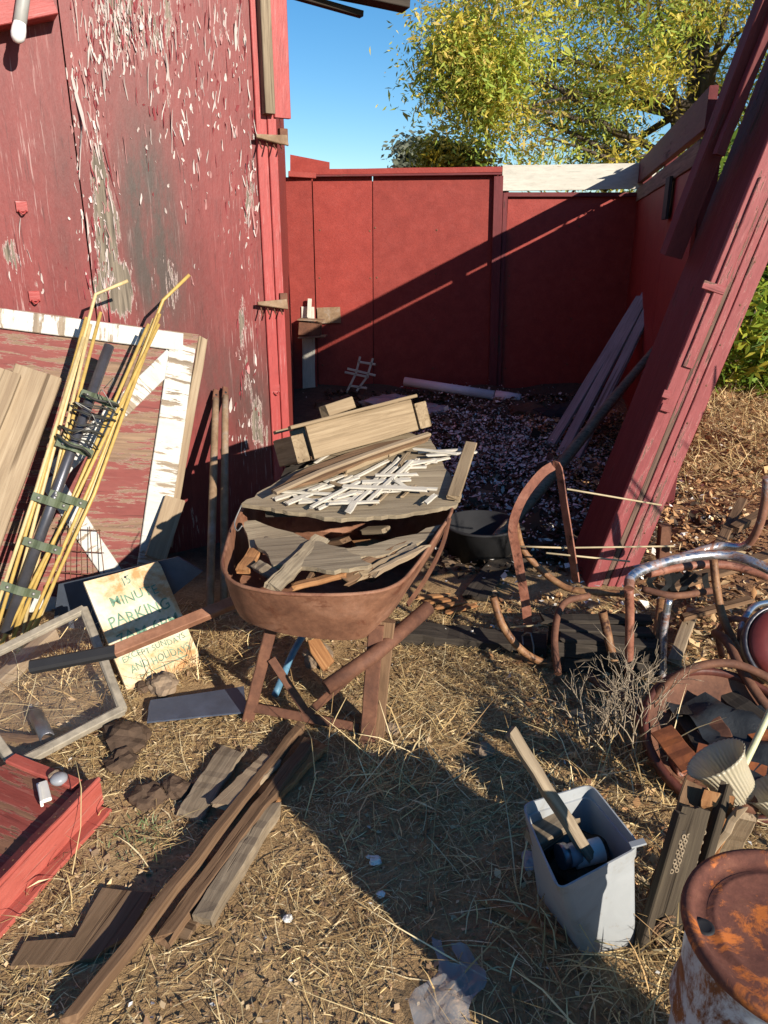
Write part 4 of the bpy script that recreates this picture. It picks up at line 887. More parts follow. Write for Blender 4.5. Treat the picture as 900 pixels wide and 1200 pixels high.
tag(beam('offcut', PZ(625, 985, .2), PZ(668, 955, .22), .06, .03, 'grey', jag=.008), 'grey wood offcut inside the waste bin by its rear rim', 'offcut')

# ------------------------------------------------------------------ small rusty drum
DH = .57; DC = PZ(940, 1092, DH); DC = V((DC.x, DC.y, 0)); DR = .162
dr = T('steel_drum', 'small rusty steel drum with flaking blue grey paint and orange rusted lid', 'drum', DC)
dm = Matrix.Translation(DC)
prof = [(0, .004), (DR - .01, .004), (DR - .004, .0), (DR, .012)]
for z in np.linspace(.03, DH - .03, 29):
    r = DR - .004 + .010 * math.exp(-((z - .19) / .012) ** 2) + .010 * math.exp(-((z - .38) / .012) ** 2); prof.append((r, z))
prof += [(DR, DH - .015)]; dz = DH - .5
lathe('drum_shell', prof, 'drum', dr, dm, 64)
lid = lathe('lid', [(r_, z_ + dz) for r_, z_ in [(DR - .002, .478), (DR + .007, .48), (DR + .010, .488), (DR + .008, .497), (DR, .501), (DR - .008, .498), (DR - .014, .488), (DR - .03, .486), (DR - .038, .490), (DR - .044, .490), (DR - .052, .484), (DR - .10, .484), (0, .4845)]], 'lidrust', dr, dm, 64)
ba = R(172); lathe('bung', [(0, .001), (.010, .001), (.014, .003), (.016, .0)], 'blackr', lid, Matrix.Translation(DC + V((math.cos(ba) * (DR - .022), math.sin(ba) * (DR - .022), .4875 + dz))), 16)
exc(*[DC + V((math.cos(a), math.sin(a), 0)) * (DR + .02) for a in np.linspace(0, 6.0, 10)])
# broken cabinet side with perforated vent next to the drum
cv = T('vent_cabinet_panel', 'broken brown wooden panel with perforated vent standing beside the waste bin', 'panel', G(765, 1105))
c1, c2, c3, c4 = PZ(752, 1108, .01), PZ(792, 1098, .01), PZ(838, 955, .30), PZ(800, 945, .30)
slabw('panel', [c1, c2, c3, c4], .014, 'ventw', cv, up=(-.4, -1, .3), xdir=c4 - c1, rough=.004, sub=5)
cn = (c2 - c1).cross(c4 - c1).normalized(); cn = cn if cn.y < 0 else -cn; ex_, ey_ = (c2 - c1), (c4 - c1)
for (u, v0, v1) in ((-.12, 0, .98), (1.12, 0, 1.1)): beam('frame_rail', c1 + ex_ * u + ey_ * v0 + cn * .01, c1 + ex_ * u + ey_ * v1 + cn * .01, .022, .028, 'ventw', cv, n=cn, jag=.012)
vt = slabw('vent_plate', [c1 + ex_ * u + ey_ * v + cn * .006 for u, v in ((.1, .50), (.9, .50), (.9, .82), (.1, .82))], .003, 'dark', cv, up=cn)
for i in range(5):
    for j in range(8):
        q = c1 + ex_ * (.18 + .15 * i + .07 * (j % 2)) + ey_ * (.53 + .035 * j) + cn * .0075; lathe('vent_hole', [(.003, .001), (.0055, .0015), (.0065, 0)], 'grey', vt, frame(q, ex_, cn), 8)
for i in range(3):
    q = c1 + ex_ * .5 + cn * .012 + ey_ * .06; tube('carved_ring', [q + ex_.normalized() * math.cos(t) * (.045 - .012 * i) + ey_.normalized() * math.sin(t) * (.045 - .012 * i) for t in np.linspace(0, 2 * math.pi, 14)[:-1]], .0035, 'brown', cv, n=6, closed=True)
for i, (a, b, w, mt, lb_) in enumerate((((796, 1075), (862, 962), .02, 'pale', 'thin pale lath leaning between vent panel and drum'), ((815, 1060), (838, 950), .07, 'orange', 'frayed tan board standing behind the drum'), ((850, 1030), (872, 965), .05, 'pale', 'splintered pale board end behind the drum'), ((770, 1085), (812, 935), .06, 'brown', 'dark brown board behind the vent panel'))):
    p0, p1 = G(*a, .02), PZ(*b, .30); tag(beam('board', p0 + V((.02, .06, 0)), p1 + V((.02, .03, 0)), w, .012, mt, n=(-.3, -1, .2), jag=.03, jit=.003, seg=10), lb_, 'board', 'splintered boards by the drum')

# ------------------------------------------------------------------ lamp glass
def shade(base, top, r, lb_):
    t_ = T('lamp_shade', lb_, 'lamp shade', base, 'glass lamp shades'); d = top - base
    mw = frame(base, d.orthogonal(), d); L = d.length
    lathe('glass_bell', [(r * .36, 0), (r * .40, L * .05), (r * .62, L * .15), (r * .72, L * .4), (r * .80, L * .65), (r * .95, L * .88), (r * 1.1, L), (r * 1.06, L * .985), (r * .92, L * .87), (r * .77, L * .65), (r * .69, L * .4), (r * .58, L * .17)], 'shade', t_, mw, 144, .03, 36)
    lathe('collar', [(0, -.03), (r * .34, -.03), (r * .4, -.012), (r * .4, .01), (r * .3, .012)], 'rustd', t_, mw, 24); return t_
shade(PZ(872, 938, .22), PZ(838, 888, .32), .072, 'fluted frosted glass lamp shade facing up behind the drum'); shade(PZ(925, 960, .20), PZ(902, 922, .27), .065, 'fluted frosted glass lamp shade half hidden, beyond the open one')
tag(tube('rod', [PZ(868, 905, .28), PZ(886, 868, .34), PZ(908, 822, .42)], .009, plain('cream_green_plastic', (.5, .5, .3), .5), n=8), 'pale green rod standing in the lamp shade', 'rod')

# ------------------------------------------------------------------ heap of metal chairs
ca = T('chair_frame', 'rusty bent chair frame of flat straps and thin rods, no seat', 'chair frame', G(660, 770))
tube('strap', [PY(620, 765, 2.72), PY(617, 715, 2.74), PY(606, 650, 2.78), PY(601, 618, 2.8), PY(612, 585, 2.82), PY(634, 556, 2.85), PY(650, 545, 2.86)], .01, 'rustp', ca, flat=(.036, .005, (.3, 1, 0)), res=4)
tube('strap', [PY(648, 545, 2.86), PY(655, 550, 2.84), PY(661, 590, 2.78), PY(669, 640, 2.72), PY(675, 682, 2.68)], .01, 'rustp', ca, flat=(.036, .006, (.2, 1, 0)), res=3)
tube('tube', [PY(604, 612, 2.86), PY(612, 642, 2.86), PY(628, 662, 2.84), PY(652, 682, 2.8), PY(676, 692, 2.76), PY(735, 696, 2.7)], .0135, 'rustt', ca, n=12)
tube('tube', [PY(578, 700, 2.62), PY(590, 735, 2.58), PY(615, 765, 2.56), PY(650, 782, 2.56), PY(690, 795, 2.5)], .015, 'rustt', ca, n=12, hollow=True)
for a, b, y0, y1 in (((664, 573), (775, 592), 2.8, 3.0), ((599, 640), (662, 642), 2.8, 2.75), ((640, 648), (738, 658), 2.7, 2.75), ((598, 735), (658, 731), 2.7, 2.68), ((662, 642), (790, 640), 2.75, 2.9)): tube('spring_rod', [PY(*a, y0), PY(*b, y1)], .004, 'rodw', ca, n=6, res=1)
tube('clasp', [PY(612, 745, 2.68), PY(622, 742, 2.66), PY(626, 772, 2.62), PY(616, 775, 2.62), PY(612, 745, 2.68)], .0035, 'galv', ca, n=6, res=2)
cbf = T('tubular_armchair', 'tubular steel armchair frame with flaking chrome arms and rusted legs', 'chair frame', G(740, 830))
tube('arm_tube', [PZ(737, 690, .46), PZ(740, 676, .485), PZ(760, 665, .5), PZ(800, 654, .51), PZ(850, 650, .52), PZ(885, 660, .52), PZ(925, 680, .5)], .0175, 'chrome', cbf, n=14)
tube('leg_tube', [PZ(737, 690, .46), PZ(738, 720, .36), PZ(737, 780, .16), G(735, 832, .01)], .0155, 'rustp', cbf, n=14)
tube('back_tube', [PY(742, 668, 2.75), PY(790, 655, 2.85), PY(840, 640, 2.9), PY(872, 640, 2.85), PY(888, 620, 2.8), PY(896, 590, 2.78), PY(899, 560, 2.76)], .0165, 'chrome', cbf, n=14)
tube('leg_tube', [PY(836, 655, 2.55), PY(840, 690, 2.5), PY(848, 725, 2.45), PY(872, 775, 2.35), PY(905, 815, 2.25)], .015, 'rustt', cbf, n=12)
tube('rear_leg', [PY(784, 702, 2.5), PY(778, 740, 2.48), PY(776, 800, 2.44)], .014, 'chrome', cbf, n=12)
tube('foot_tube', [G(737, 828, .02), PZ(770, 870, .05), PZ(800, 905, .05)], .0175, 'rustp', cbf, n=12, hollow=True); tube('foot_tube', [G(748, 822, .06), PZ(780, 860, .08), PZ(812, 898, .08)], .0175, 'rustp', cbf, n=12, hollow=True)
cc_ = T('upright_pipes', 'pair of tan upright pipe stubs beside the armchair frame', 'pipes', G(725, 800))
tube('pipe', [G(726, 805, 0), PY(706, 717, 2.5)], .0165, 'rustt', cc_, n=14, res=1, hollow=True); tube('pipe', [G(764, 792, 0), PY(776, 702, 2.6)], .018, 'rustt', cc_, n=14, res=1)
rs = T('round_seat_pan', 'rusty round seat pan with red brown rim lying tilted under chair frames', 'seat pan', G(850, 870))
sc = PZ(852, 868, .10); sn = V((-.25, -.45, 1)).normalized(); smw = frame(sc, V((1, 0, 0)), sn); sr = .25
lathe('rim', [(sr, -.02), (sr + .012, -.012), (sr + .014, .012), (sr + .004, .022), (sr - .008, .018), (sr - .01, -.015), (sr, -.02)], rust('dark_red_enamel', ((.05, .02, .015), (.10, .03, .022), (.16, .055, .035)), 12, .5), rs, smw, 48); lathe('pan', [(sr - .005, .002), (sr - .06, -.03), (0, -.04)], 'rustd', rs, smw, 48)
beam('plate', sc + V((-.14, -.10, .02)), sc + V((.02, -.2, .03)), .09, .008, 'rusto', rs, n=sn)
tag(mk('plastic_sheet', [(u * .3 - .15 + .05 * v_, v_ * .42 - .2 - .2 * u, .06 * mnoise.noise(V((u * 4, v_ * 4, 1))) + .03 * mnoise.noise(V((u * 11, v_ * 9, 4)))) for v_ in np.linspace(0, 1, 18) for u in np.linspace(0, 1, 12)], [(j * 12 + i, j * 12 + i + 1, (j + 1) * 12 + i + 1, (j + 1) * 12 + i) for j in range(17) for i in range(11)], 'blackc', None, Matrix.Translation(sc + sn * .055 + V((.03, .02, .0))) @ Matrix.Rotation(.35, 4, 'Z'), True), 'crumpled black plastic sheet lying in the round seat pan', 'plastic sheet')
for i, (a, b, w, mt, lb_) in enumerate((((775, 855), (812, 900), .07, 'rusto', 'orange rusted metal plate at the edge of the seat pan'), ((822, 855), (870, 915), .03, 'steel', 'dull steel bar lying in the seat pan'), ((862, 838), (905, 872), .06, 'rusto', 'orange rusted plate beyond the black plastic sheet'))):
    tag(beam('metal_strip', PZ(*a, .14), PZ(*b, .13), w, .006, mt, n=sn, jit=.002), lb_, 'metal strip')
for i, (a, b, w, mt, lb_) in enumerate((((795, 828), (842, 900), .055, 'dark', 'dark slat lying across the seat pan'), ((815, 812), (850, 865), .05, 'rustd', 'brown rusted slat under the black plastic sheet'), ((835, 800), (900, 850), .06, 'dark', 'dark slat at the far side of the seat pan'))):
    tag(beam('slat', PZ(*a, .13 + .01 * i), PZ(*b, .13 + .01 * i), w, .01, mt, n=sn, jit=.003, jag=.01), lb_, 'slat')
xt = T('tangled_chair_frame', 'second rusted chair frame tangled under the armchair frame', 'chair frame', G(850, 800))
for pts, r_, mt in (([PZ(757, 838, .1), PZ(778, 805, .2), PZ(815, 782, .26), PZ(860, 778, .27), PZ(905, 796, .24)], .014, 'rustd'), ([PZ(838, 742, .22), PZ(852, 752, .26), PZ(872, 790, .22), PZ(905, 838, .14)], .016, 'rustd'), ([PZ(846, 770, .1), PZ(842, 742, .2), PZ(856, 726, .26), PZ(880, 728, .28)], .012, 'rustp'),
                    ([PZ(760, 672, .42), PZ(800, 664, .42), PZ(850, 662, .42), PZ(905, 676, .4)], .017, 'rustp'), ([PZ(752, 690, .34), PZ(790, 698, .33), PZ(835, 692, .33)], .013, 'rustd'), ([PZ(690, 792, .06), PZ(720, 812, .05), PZ(760, 835, .06)], .017, 'rustd'), ([PZ(654, 790, .12), PZ(650, 745, .2), PZ(660, 708, .26), PZ(690, 698, .27)], .013, 'rustd')):
    tube('tube', pts, r_, mt, xt, n=10)
ws_ = T('torn_webbing', 'torn black seat webbing hanging under the armchair arm', 'webbing', PZ(800, 690, .3))
for i in range(7):
    a = PZ(772 + 9 * i, 672 + rnd.uniform(-2, 2), .40); tube('strand', [a, a + V((rnd.uniform(-.03, .03), .02, -.05)), a + V((rnd.uniform(-.05, .05), .03, -.11))], .01, 'blackc', ws_, flat=(.022, .002, (.2, 1, 0)), res=3)
cr = T('red_chair_seat', 'small red vinyl chair seat with chrome edge at far end of the chair heap', 'chair seat', PZ(900, 790, .1))
rm = frame(PZ(922, 758, .28), V((1, 0, 0)), V((-.7, -.6, .5))); lathe('cushion', [(.125, -.02), (.135, .0), (.125, .025), (.09, .04), (0, .048)], 'redp', cr, rm, 40); lathe('edge_band', [(.13, -.03), (.142, -.03), (.144, .008), (.134, .01), (.13, -.03)], 'pipe_dark', cr, rm, 40)
tube('bracket', [PZ(872, 782, .1), PZ(868, 740, .24), PZ(882, 712, .3), PZ(905, 705, .3)], .012, 'chrome', cr, n=10)
for i, (a, b, z0, z1, w, t, mt, lb_) in enumerate((((650, 790), (655, 700), .02, .30, .0, .0, 'dark', ''), ((776, 690), (905, 650), .26, .30, .07, .02, 'brown', 'grey split board resting in the chair heap'), ((800, 724), (880, 702), .08, .12, .04, .02, 'brown', 'short brown board in the chair heap'), ((790, 775), (812, 715), .02, .06, .05, .018, 'pale', 'pale splinter standing behind the chrome rear leg'), ((842, 640), (870, 585), .30, .34, .045, .02, 'brown', 'brown post stub behind the armchair frame'), ((860, 620), (905, 595), .32, .36, .05, .03, 'brown', 'brown board behind the armchair back tube'))):
    if not lb_: continue
    tag(beam('board', PZ(*a, z0), PZ(*b, z1), w, t, mt, jag=.01, jit=.002), lb_, 'board', 'boards in the chair heap')
tag(beam('post_stub', PY(776, 655, 3.3), PY(779, 615, 3.3), .05, .05, 'rustd', n=(0, -1, 0)), 'dark round post stub beside the leaning wall section foot', 'post')
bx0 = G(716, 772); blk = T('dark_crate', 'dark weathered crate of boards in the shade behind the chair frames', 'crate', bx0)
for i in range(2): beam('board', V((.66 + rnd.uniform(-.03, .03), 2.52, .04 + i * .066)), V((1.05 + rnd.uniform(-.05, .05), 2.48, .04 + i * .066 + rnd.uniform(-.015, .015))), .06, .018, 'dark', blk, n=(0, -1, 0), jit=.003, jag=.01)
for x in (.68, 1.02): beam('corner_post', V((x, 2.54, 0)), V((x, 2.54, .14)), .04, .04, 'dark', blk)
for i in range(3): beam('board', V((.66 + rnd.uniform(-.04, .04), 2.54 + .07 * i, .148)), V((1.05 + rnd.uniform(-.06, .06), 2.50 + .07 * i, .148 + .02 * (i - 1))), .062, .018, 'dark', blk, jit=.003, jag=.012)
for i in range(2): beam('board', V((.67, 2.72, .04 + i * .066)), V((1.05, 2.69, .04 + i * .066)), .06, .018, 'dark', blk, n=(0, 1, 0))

# ------------------------------------------------------------------ things in the shaded yard
tc_ = G(562, 650); lathe_o = T('rubber_tub', 'round black rubber feed tub in the shade', 'tub', tc_)
lathe('tub_body', [(0, .01), (.15, .01), (.16, .0), (.19, .17), (.2, .175), (.2, .185), (.185, .185), (.155, .02), (0, .018)], 'blackr', lathe_o, Matrix.Translation(tc_), 40)
for s in (-1, 1): tube('tub_handle', [tc_ + V((s * .19, -.04, .16)), tc_ + V((s * .225, 0, .15)), tc_ + V((s * .19, .04, .16))], .008, 'blackr', lathe_o, n=8)
p0, p1 = PY(474, 447, 7.55), PY(610, 468, 7.2); tag(tube('pvc_pipe', [p0, p0.lerp(p1, .78)], .045, 'pvc', n=20, res=1, hollow=True), 'long white plastic pipe lying by the back fence', 'pipe'); tag(tube('pvc_pipe', [p0.lerp(p1, .79), p1], .052, 'pvc', n=20, res=1, hollow=True), 'short wider white pipe joined at the end of the long white pipe', 'pipe')
tr = T('trellis_scrap', 'small broken white trellis piece standing by the red back fence', 'trellis', PY(410, 460, 7.6))
for a, b in (((407, 432), (440, 440)), ((404, 436), (432, 442)), ((410, 452), (430, 455)), ((422, 418), (417, 438)), ((417, 438), (406, 460)), ((437, 420), (430, 442)), ((430, 442), (418, 458)), ((420, 424), (440, 427))): beam('slat', PY(*a, 7.6), PY(*b, 7.6), .022, .012, 'whiteb', tr, n=(0, -1, 0))
for i, (px, py, r, mt, lb_) in enumerate(((455, 462, .22, 'bag', 'grey crumpled tarpaulin heap below the trellis scrap'), (510, 470, .14, 'bag', 'grey crumpled sheet beside the white pipe'), (660, 470, .26, 'blackr', 'dark heap at the foot of the back fence panel'), (395, 480, .2, 'clod', 'dark brush heap beside the barn side wall'), (625, 476, .2, 'clod', 'dark earth heap in front of the white pipe'))):
    p = PY(px, py, 7.0 - .2 * (i % 3)); tag(rock('heap', V((p.x, p.y, gh(p.x, p.y))), r, mt, None, .45, i + 5), lb_, 'heap')

# bare shrub just out of frame that throws the twig shadows seen in the photo

def twigs(p, d, L, r, depth, out, spread=.6, rr=None):
    rr = rr or rnd; q = p + d * L; mid = p.lerp(q, .5) + V((rr.uniform(-1, 1), rr.uniform(-1, 1), rr.uniform(-1, 1))) * L * .06
    out.append(([p, mid, q], [r, r * .85, r * .7]))
    if depth:
        for i in range(rr.choice((2, 2, 3))):
            nd_ = (d + V((rr.uniform(-1, 1), rr.uniform(-1, 1), rr.uniform(-.6, 1))) * spread).normalized()
            twigs(p.lerp(q, rr.uniform(.55, 1)), nd_, L * rr.uniform(.6, .85), r * .68, depth - 1, out, spread, rr)
def twig_mesh(name, segs, mat, parent, n=5):
    V_, F_ = [], []
    for P, Rr in segs:
        v, f = sweep(P, Rr, n); b = len(V_); V_ += v; F_ += [tuple(i + b for i in q) for q in f]
    return mk(name, V_, F_, mat, parent, None, True)
wd = T('dry_weed', 'pale leafless thorny weed beside the waste bin and chair leg', 'weed', G(722, 885)); sg = []
for i in range(11):
    b = G(722 + rnd.uniform(-32, 32), 885 + rnd.uniform(-20, 20)); twigs(b, V((rnd.uniform(-.35, .35), rnd.uniform(-.3, .3), 1)).normalized(), rnd.uniform(.08, .17), .0034, 4, sg, .75)
twig_mesh('stems', sg, 'twig', wd, 4)
shr = T('bare_shrub', 'bare branching shrub beyond the chair heap', 'shrub', V((2.45, 1.7, 0))); sg = []; r2 = random.Random(4)
for i in range(3): twigs(V((2.45, 1.7, 0)), V((r2.uniform(-.3, .3), r2.uniform(-.3, .3), 1)).normalized(), .8, .014, 3, sg, .5, r2)
twig_mesh('stems', sg, 'bark', shr, 5)

# ------------------------------------------------------------------ trees
def leaf_mass(centers, per, rad, size, cols, droop=.5, seed=1, wl=.26):
    g = np.random.default_rng(seed); C = np.repeat(np.array(centers), per, 0); N = len(C)
    tone = np.repeat(g.uniform(.65, 1.25, len(centers)), per); ci = np.repeat(g.integers(0, len(cols), len(centers)), per)
    sw_ = g.random(N) < .35; ci = np.where(sw_, g.integers(0, len(cols), N), ci)
    P = C + g.normal(0, 1, (N, 3)) * rad * np.array([1, 1, .8])
    az = g.uniform(0, 2 * np.pi, N); el = g.normal(-droop, .5, N)
    d = np.stack([np.cos(az) * np.cos(el), np.sin(az) * np.cos(el), np.sin(el)], 1)
    up = g.normal(0, 1, (N, 3)); s = np.cross(d, up); s /= np.linalg.norm(s, axis=1)[:, None] + 1e-9; nn = np.cross(s, d)
    L = size * np.exp(g.normal(-.05, .38, N))[:, None]; w = L * wl
    Vt = np.stack([P, P + d * L * .45 + s * w * .5 + nn * L * .04, P + d * L - nn * L * .08, P + d * L * .45 - s * w * .5 + nn * L * .04], 1)
    col = np.array(cols)[ci] * (tone * g.uniform(.75, 1.25, N))[:, None]
    return Vt, np.clip(col, 0, .9)
def ell_points(n, c, r, seed, shell=.35, cond=None):
    g = random.Random(seed); out = []
    while len(out) < n:
        v = V((g.gauss(0, 1), g.gauss(0, 1), g.gauss(0, 1))).normalized(); rad = g.uniform(shell, 1) ** .6
        rad *= 1 + .28 * mnoise.noise(v * 2.2 + V((seed, 0, 0))); p = V((c[0] + v.x * r[0] * rad, c[1] + v.y * r[1] * rad, c[2] + v.z * r[2] * rad))
        if cond is None or cond(p): out.append(tuple(p))
    return out
def limbs(base, top, r0, targets, seed):
    g = random.Random(seed); segs = [(crom([base, base.lerp(top, .5) + V((.1, .05, 0)), top], 4), list(np.linspace(r0, r0 * .55, 9)))]
    for t in targets:
        t = V(t); s = base.lerp(top, g.uniform(.45, 1)); m = s.lerp(t, .5) + V((g.uniform(-.2, .2), g.uniform(-.2, .2), g.uniform(.0, .35)))
        P = crom([s, m, t], 4); segs.append((P, list(np.linspace(r0 * .3, r0 * .035, len(P)))))
        for _ in range(2):
            a = P[g.randrange(3, len(P))]; b = a + V((g.uniform(-1, 1), g.uniform(-1, 1), g.uniform(-.5, .6))) * .55
            segs.append(([a, a.lerp(b, .5) + V((0, 0, .05)), b], [r0 * .08, r0 * .05, r0 * .02]))
    return segs
YG = [(.58, .53, .09), (.66, .53, .09), (.46, .50, .09), (.32, .41, .07), (.66, .50, .13), (.40, .47, .09)]
tb = T('autumn_tree', 'large yellow green autumn tree behind the back fence', 'tree', V((5.2, 14, 0)))
cs = ell_points(250, (5.55, 14, 4.5), (4.6, 2.8, 3.7), 3, .25) + ell_points(45, (8.2, 13.4, 4.6), (1.3, 1.0, 2.2), 41, .1) + ell_points(24, (1.5, 13.2, 4.0), (.5, .6, .9), 8, .1) + ell_points(16, (1.05, 13.2, 4.45), (.45, .6, .75), 18, .1)
Vt, cl_ = leaf_mass(cs, 400, .29, .098, YG, .45, 2); mass('crown', Vt, [(0, 1, 2, 3)], cl_, 'leaf', tb, 'stuff')
twig_mesh('trunk', limbs(V((5.2, 14, 0)), V((5.3, 14, 4.2)), .24, cs[:26] + cs[295:301], 5), 'bark', tb, 6)
tf_ = T('distant_tree', 'small grey green tree far beyond the back fence', 'tree', V((1.75, 40, 0)))
cs = ell_points(50, (1.75, 40, 5.4), (1.15, 1.2, 1.1), 6, .1); Vt, cl_ = leaf_mass(cs, 70, .35, .3, [(.2, .22, .16), (.25, .26, .18), (.16, .18, .13)], .3, 5, .5); mass('crown', Vt, [(0, 1, 2, 3)], cl_, 'leaf', tf_, 'stuff'); twig_mesh('trunk', limbs(V((1.75, 40, 0)), V((1.75, 40, 5)), .2, cs[:10], 5), 'bark', tf_, 6)
ts = T('golden_shrub', 'small golden leaved shrub top next to the distant grey tree', 'shrub', V((2.2, 20, 0)))
cs = ell_points(36, (1.55, 20, 3.55), (.7, .6, .45), 9, .1) + ell_points(30, (2.2, 20, 3.2), (.8, .6, .7), 10, .1); Vt, cl_ = leaf_mass(cs, 70, .2, .16, [(.42, .30, .03), (.36, .27, .03), (.25, .22, .04)], .3, 6, .35); mass('crown', Vt, [(0, 1, 2, 3)], cl_, 'leaf', ts, 'stuff'); twig_mesh('trunk', limbs(V((1.9, 20, 0)), V((1.9, 20, 2.6)), .1, cs[:12], 5), 'bark', ts, 6)
GB = [(.3, .40, .05), (.4, .46, .06), (.2, .32, .045), (.48, .46, .07), (.14, .24, .035)]
for i, (x, y, z, r, n, lb_) in enumerate(((3.75, 7.1, 1.3, (.95, .9, 1.3), 120, 'bright green leafy bush growing right behind the leaning wall section'), (5.6, 8.6, 1.7, (1.4, 1.2, 1.7), 80, 'bright green leafy bush growing farther along the bank'))):
    tb = T('leafy_bush', lb_, 'bush', V((x, y, gh(x, y))), 'green bushes on the bank'); cs = ell_points(n, (x, y, z), r, 20 + i, .3)
    Vt, cl_ = leaf_mass(cs, 120, .2, .11, GB, .3, 30 + i, .3); mass('crown', Vt, [(0, 1, 2, 3)], cl_, 'leaf', tb, 'stuff'); twig_mesh('stems', limbs(V((x, y, gh(x, y))), V((x, y, z)), .07, cs[:14], 5), 'bark', tb, 5)

# ------------------------------------------------------------------ grass, litter, chips
def hgrid(X, Y): return np.array([gh(a, b) for a, b in zip(X, Y)])
def inside(X, Y):
    ok = np.ones(len(X), bool)
    for poly in EXC:
        P = np.array(poly); c = np.zeros(len(X), bool); j = len(P) - 1
        for i in range(len(P)):
            t = ((P[i, 1] > Y) != (P[j, 1] > Y)) & (X < (P[j, 0] - P[i, 0]) * (Y - P[i, 1]) / (P[j, 1] - P[i, 1] + 1e-12) + P[i, 0]); c ^= t; j = i
        ok &= ~c
    return ok
SC = np.array([(.64, .46, .21), (.72, .55, .28), (.55, .38, .17), (.42, .275, .12), (.74, .59, .34), (.3, .185, .085), (.38, .245, .11)])
def blades(name, X, Y, length, width, elmu, elsd, label=None, cat=None, cols=SC, curve=.5, tone=1.0, parent=None):
    N = len(X); az = rng.uniform(0, 2 * np.pi, N); el = np.abs(rng.normal(elmu, elsd, N)); L = length * np.exp(rng.normal(0, .5, N))
    tx, ty = X + np.cos(az) * L * np.cos(el), Y + np.sin(az) * L * np.cos(el)
    ok = inside(X, Y) & inside(tx, ty) & inside((X + tx) / 2, (Y + ty) / 2); X, Y, az, el, L = X[ok], Y[ok], az[ok], el[ok], L[ok]; N = len(X)
    Z = hgrid(X, Y) + rng.uniform(.0, .012, N); P = np.stack([X, Y, Z], 1); d = np.stack([np.cos(az), np.sin(az)], 1); bend = rng.normal(0, curve, N)
    sd_ = np.stack([-d[:, 1], d[:, 0], np.zeros(N)], 1); rows = []
    for t, wf_ in ((0, .8), (.35, 1), (.7, .8), (1, .15)):
        h = np.sin(el) * L * (t - .35 * t * t); f = np.cos(el) * L * t
        c = P + np.stack([d[:, 0] * f, d[:, 1] * f, h], 1) + sd_ * (bend * L * t * t * .5)[:, None]; w = (width * rng.uniform(.6, 1.4, N) * wf_ / 2)[:, None]
        tilt_ = sd_ + np.array([0, 0, .5]) * rng.normal(0, 1, N)[:, None]; rows += [c - tilt_ * w, c + tilt_ * w]
    Vt = np.stack(rows, 1); Vt[:, :, 2] = np.maximum(Vt[:, :, 2], (hgrid(X, Y) + .001)[:, None] - .004)
    col = cols[rng.integers(0, len(cols), N)] * rng.uniform(.6, 1.15, N)[:, None] * tone
    o = mass(name, Vt, [(0, 1, 3, 2), (2, 3, 5, 4), (4, 5, 7, 6)], np.clip(col, 0, .9), 'straw', parent)
    return tag(o, label, cat) if label else o
def field(n, x0, x1, y0, y1, thr=-.25, sc=1.6, off=0):
    X, Y = rng.uniform(x0, x1, n), rng.uniform(y0, y1, n)
    k = np.array([mnoise.noise(V((a * sc + off, b * sc, 4))) + .6 * mnoise.noise(V((a * sc * 3, b * sc * 3 + off, 8))) for a, b in zip(X, Y)]) + rng.normal(0, .25, n); m = k > thr; return X[m], Y[m]
X, Y = field(120000, -2.1, 1.9, .85, 3.1, .02); blades('dry_grass', X, Y, .034, .0016, .14, .18, 'matted dry straw grass covering the yard floor', 'grass')
X, Y = field(3200, -2.1, 1.7, .85, 3.0, .0, 1.2, 5); blades('long_straw', X, Y, .13, .0026, .08, .1, 'long loose straw stalks lying over the dry grass', 'straw', curve=.7)
cl_p = [(480, 925, .1, 160), (700, 905, .12, 250), (60, 790, .16, 260), (110, 780, .12, 160), (240, 775, .12, 200), (30, 1010, .15, 160), (800, 930, .15, 200), (420, 905, .1, 120), (690, 1120, .12, 200), (850, 545, .3, 900), (890, 520, .4, 1600), (870, 490, .5, 1800), (840, 470, .4, 1000), (780, 1120, .08, 200)]
X = np.concatenate([rng.normal(G(a, b).x, s, n) for a, b, s, n in cl_p]); Y = np.concatenate([rng.normal(G(a, b).y, s, n) for a, b, s, n in cl_p])
blades('grass_tufts', X, Y, .13, .003, .55, .3, 'pale upright tufts of dead grass among the scrap', 'grass', curve=.5)
gt = rng.normal(G(170, 985).x, .06, 170), rng.normal(G(170, 985).y, .04, 170); blades('green_sprouts', *gt, .018, .0025, .5, .3, 'small patch of green sprouts in the straw near the notched plywood', 'weeds', cols=np.array([(.15, .2, .08), (.24, .26, .14)]))
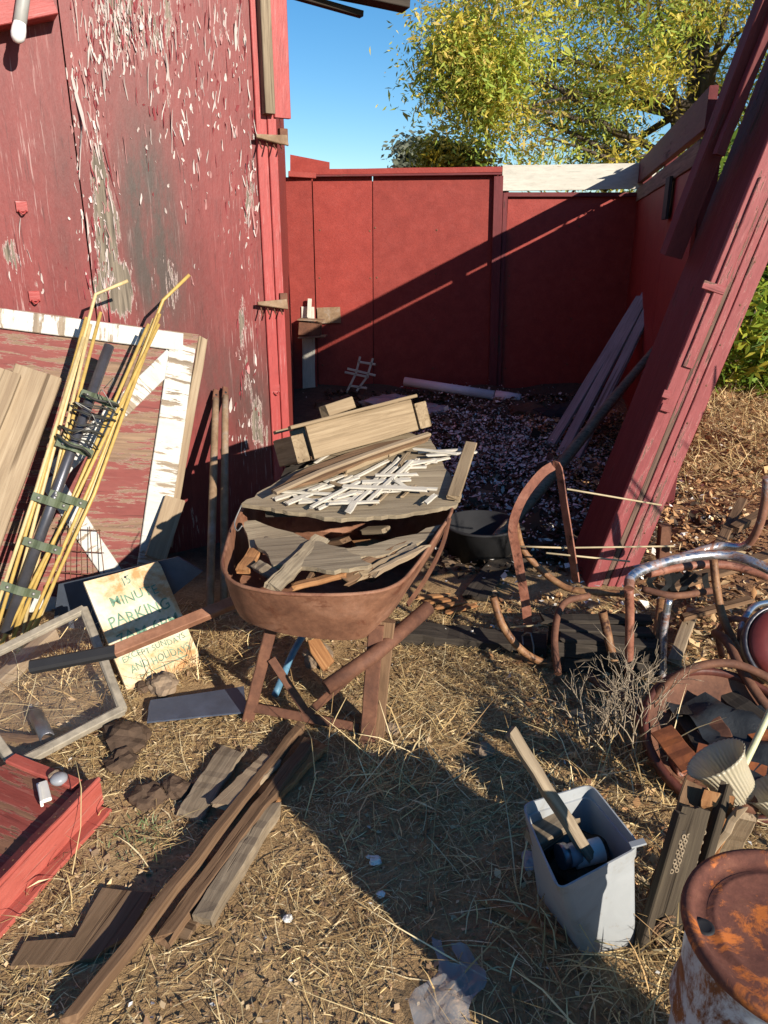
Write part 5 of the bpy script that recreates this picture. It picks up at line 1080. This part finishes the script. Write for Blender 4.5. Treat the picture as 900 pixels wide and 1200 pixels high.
def flakes(name, X, Y, size, cols, label, cat, mat, lift=.02, zoff=None):
    ok = inside(X, Y); X, Y = X[ok], Y[ok]; N = len(X); c = np.stack([X, Y, hgrid(X, Y) + rng.uniform(.002, lift, N)], 1)
    a = rng.normal(0, 1, (N, 3)) * np.array([1, 1, .45]); a /= np.linalg.norm(a, axis=1)[:, None]; b = np.cross(a, rng.normal(0, .35, (N, 3)) + np.array([0, 0, 1])); b /= np.linalg.norm(b, axis=1)[:, None]; nn = np.cross(a, b)
    L = (size * np.exp(rng.normal(0, .4, N)))[:, None]; w = L * rng.uniform(.35, .8, N)[:, None]; cu = L * rng.normal(0, .25, N)[:, None]
    Vt = np.stack([c - a * L, c - b * w + nn * cu, c + a * L, c + b * w + nn * cu], 1)
    return tag(mass(name, Vt, [(0, 1, 2), (0, 2, 3)], np.clip(np.array(cols)[rng.integers(0, len(cols), N)] * rng.uniform(.6, 1.2, N)[:, None], 0, .85), mat), label, cat)
LC = [(.40, .21, .095), (.50, .28, .13), (.28, .14, .065), (.56, .37, .19), (.16, .08, .042), (.58, .42, .24)]
X, Y = field(15000, 1.2, 4.2, 2.6, 6.6, -.5, 1.5, 3); flakes('leaf_litter', X, Y, .016, LC, 'brown fallen leaves covering the bank beside the leaning wall', 'leaves', 'litter', .05)
X, Y = field(2600, .4, 1.9, 1.5, 3.2, -.1, 2, 9); flakes('fallen_leaves', X, Y, .014, LC, 'brown crumbled leaves among the chair heap', 'leaves', 'litter', .02)
X, Y = field(9000, -.6, 2.0, 3.4, 7.6, -.2, 1.5, 3); flakes('dark_litter', X, Y, .025, [(.05, .035, .025), (.085, .06, .04), (.14, .095, .06)], 'dark rotten litter covering the shaded yard', 'litter', 'litter', .03)
Xc = rng.normal(.95, .5, 6800); Yc = rng.normal(5.5, .95, 6800); flakes('shell_chips', Xc, Yc, .012, [(.72, .67, .6), (.6, .55, .49), (.8, .75, .68)], 'scatter of pale shell and paint chips over the shaded yard', 'chips', 'chip', .05)
Xd, Yd = field(16000, -2.0, 1.8, .85, 3.1, -.6, 2, 2); flakes('ground_crumbs', Xd, Yd, .006, [(.3, .19, .11), (.42, .29, .17), (.2, .12, .07), (.5, .37, .22)], 'fine crumbs of earth and bark strewn between the straw', 'crumbs', 'litter', .008)
Xc = rng.uniform(-1.3, 1.3, 170); Yc = rng.uniform(1, 3, 170); flakes('paint_chips', Xc, Yc, .006, [(.6, .58, .55)], 'tiny white chips strewn over the straw', 'chips', 'chip', .012)
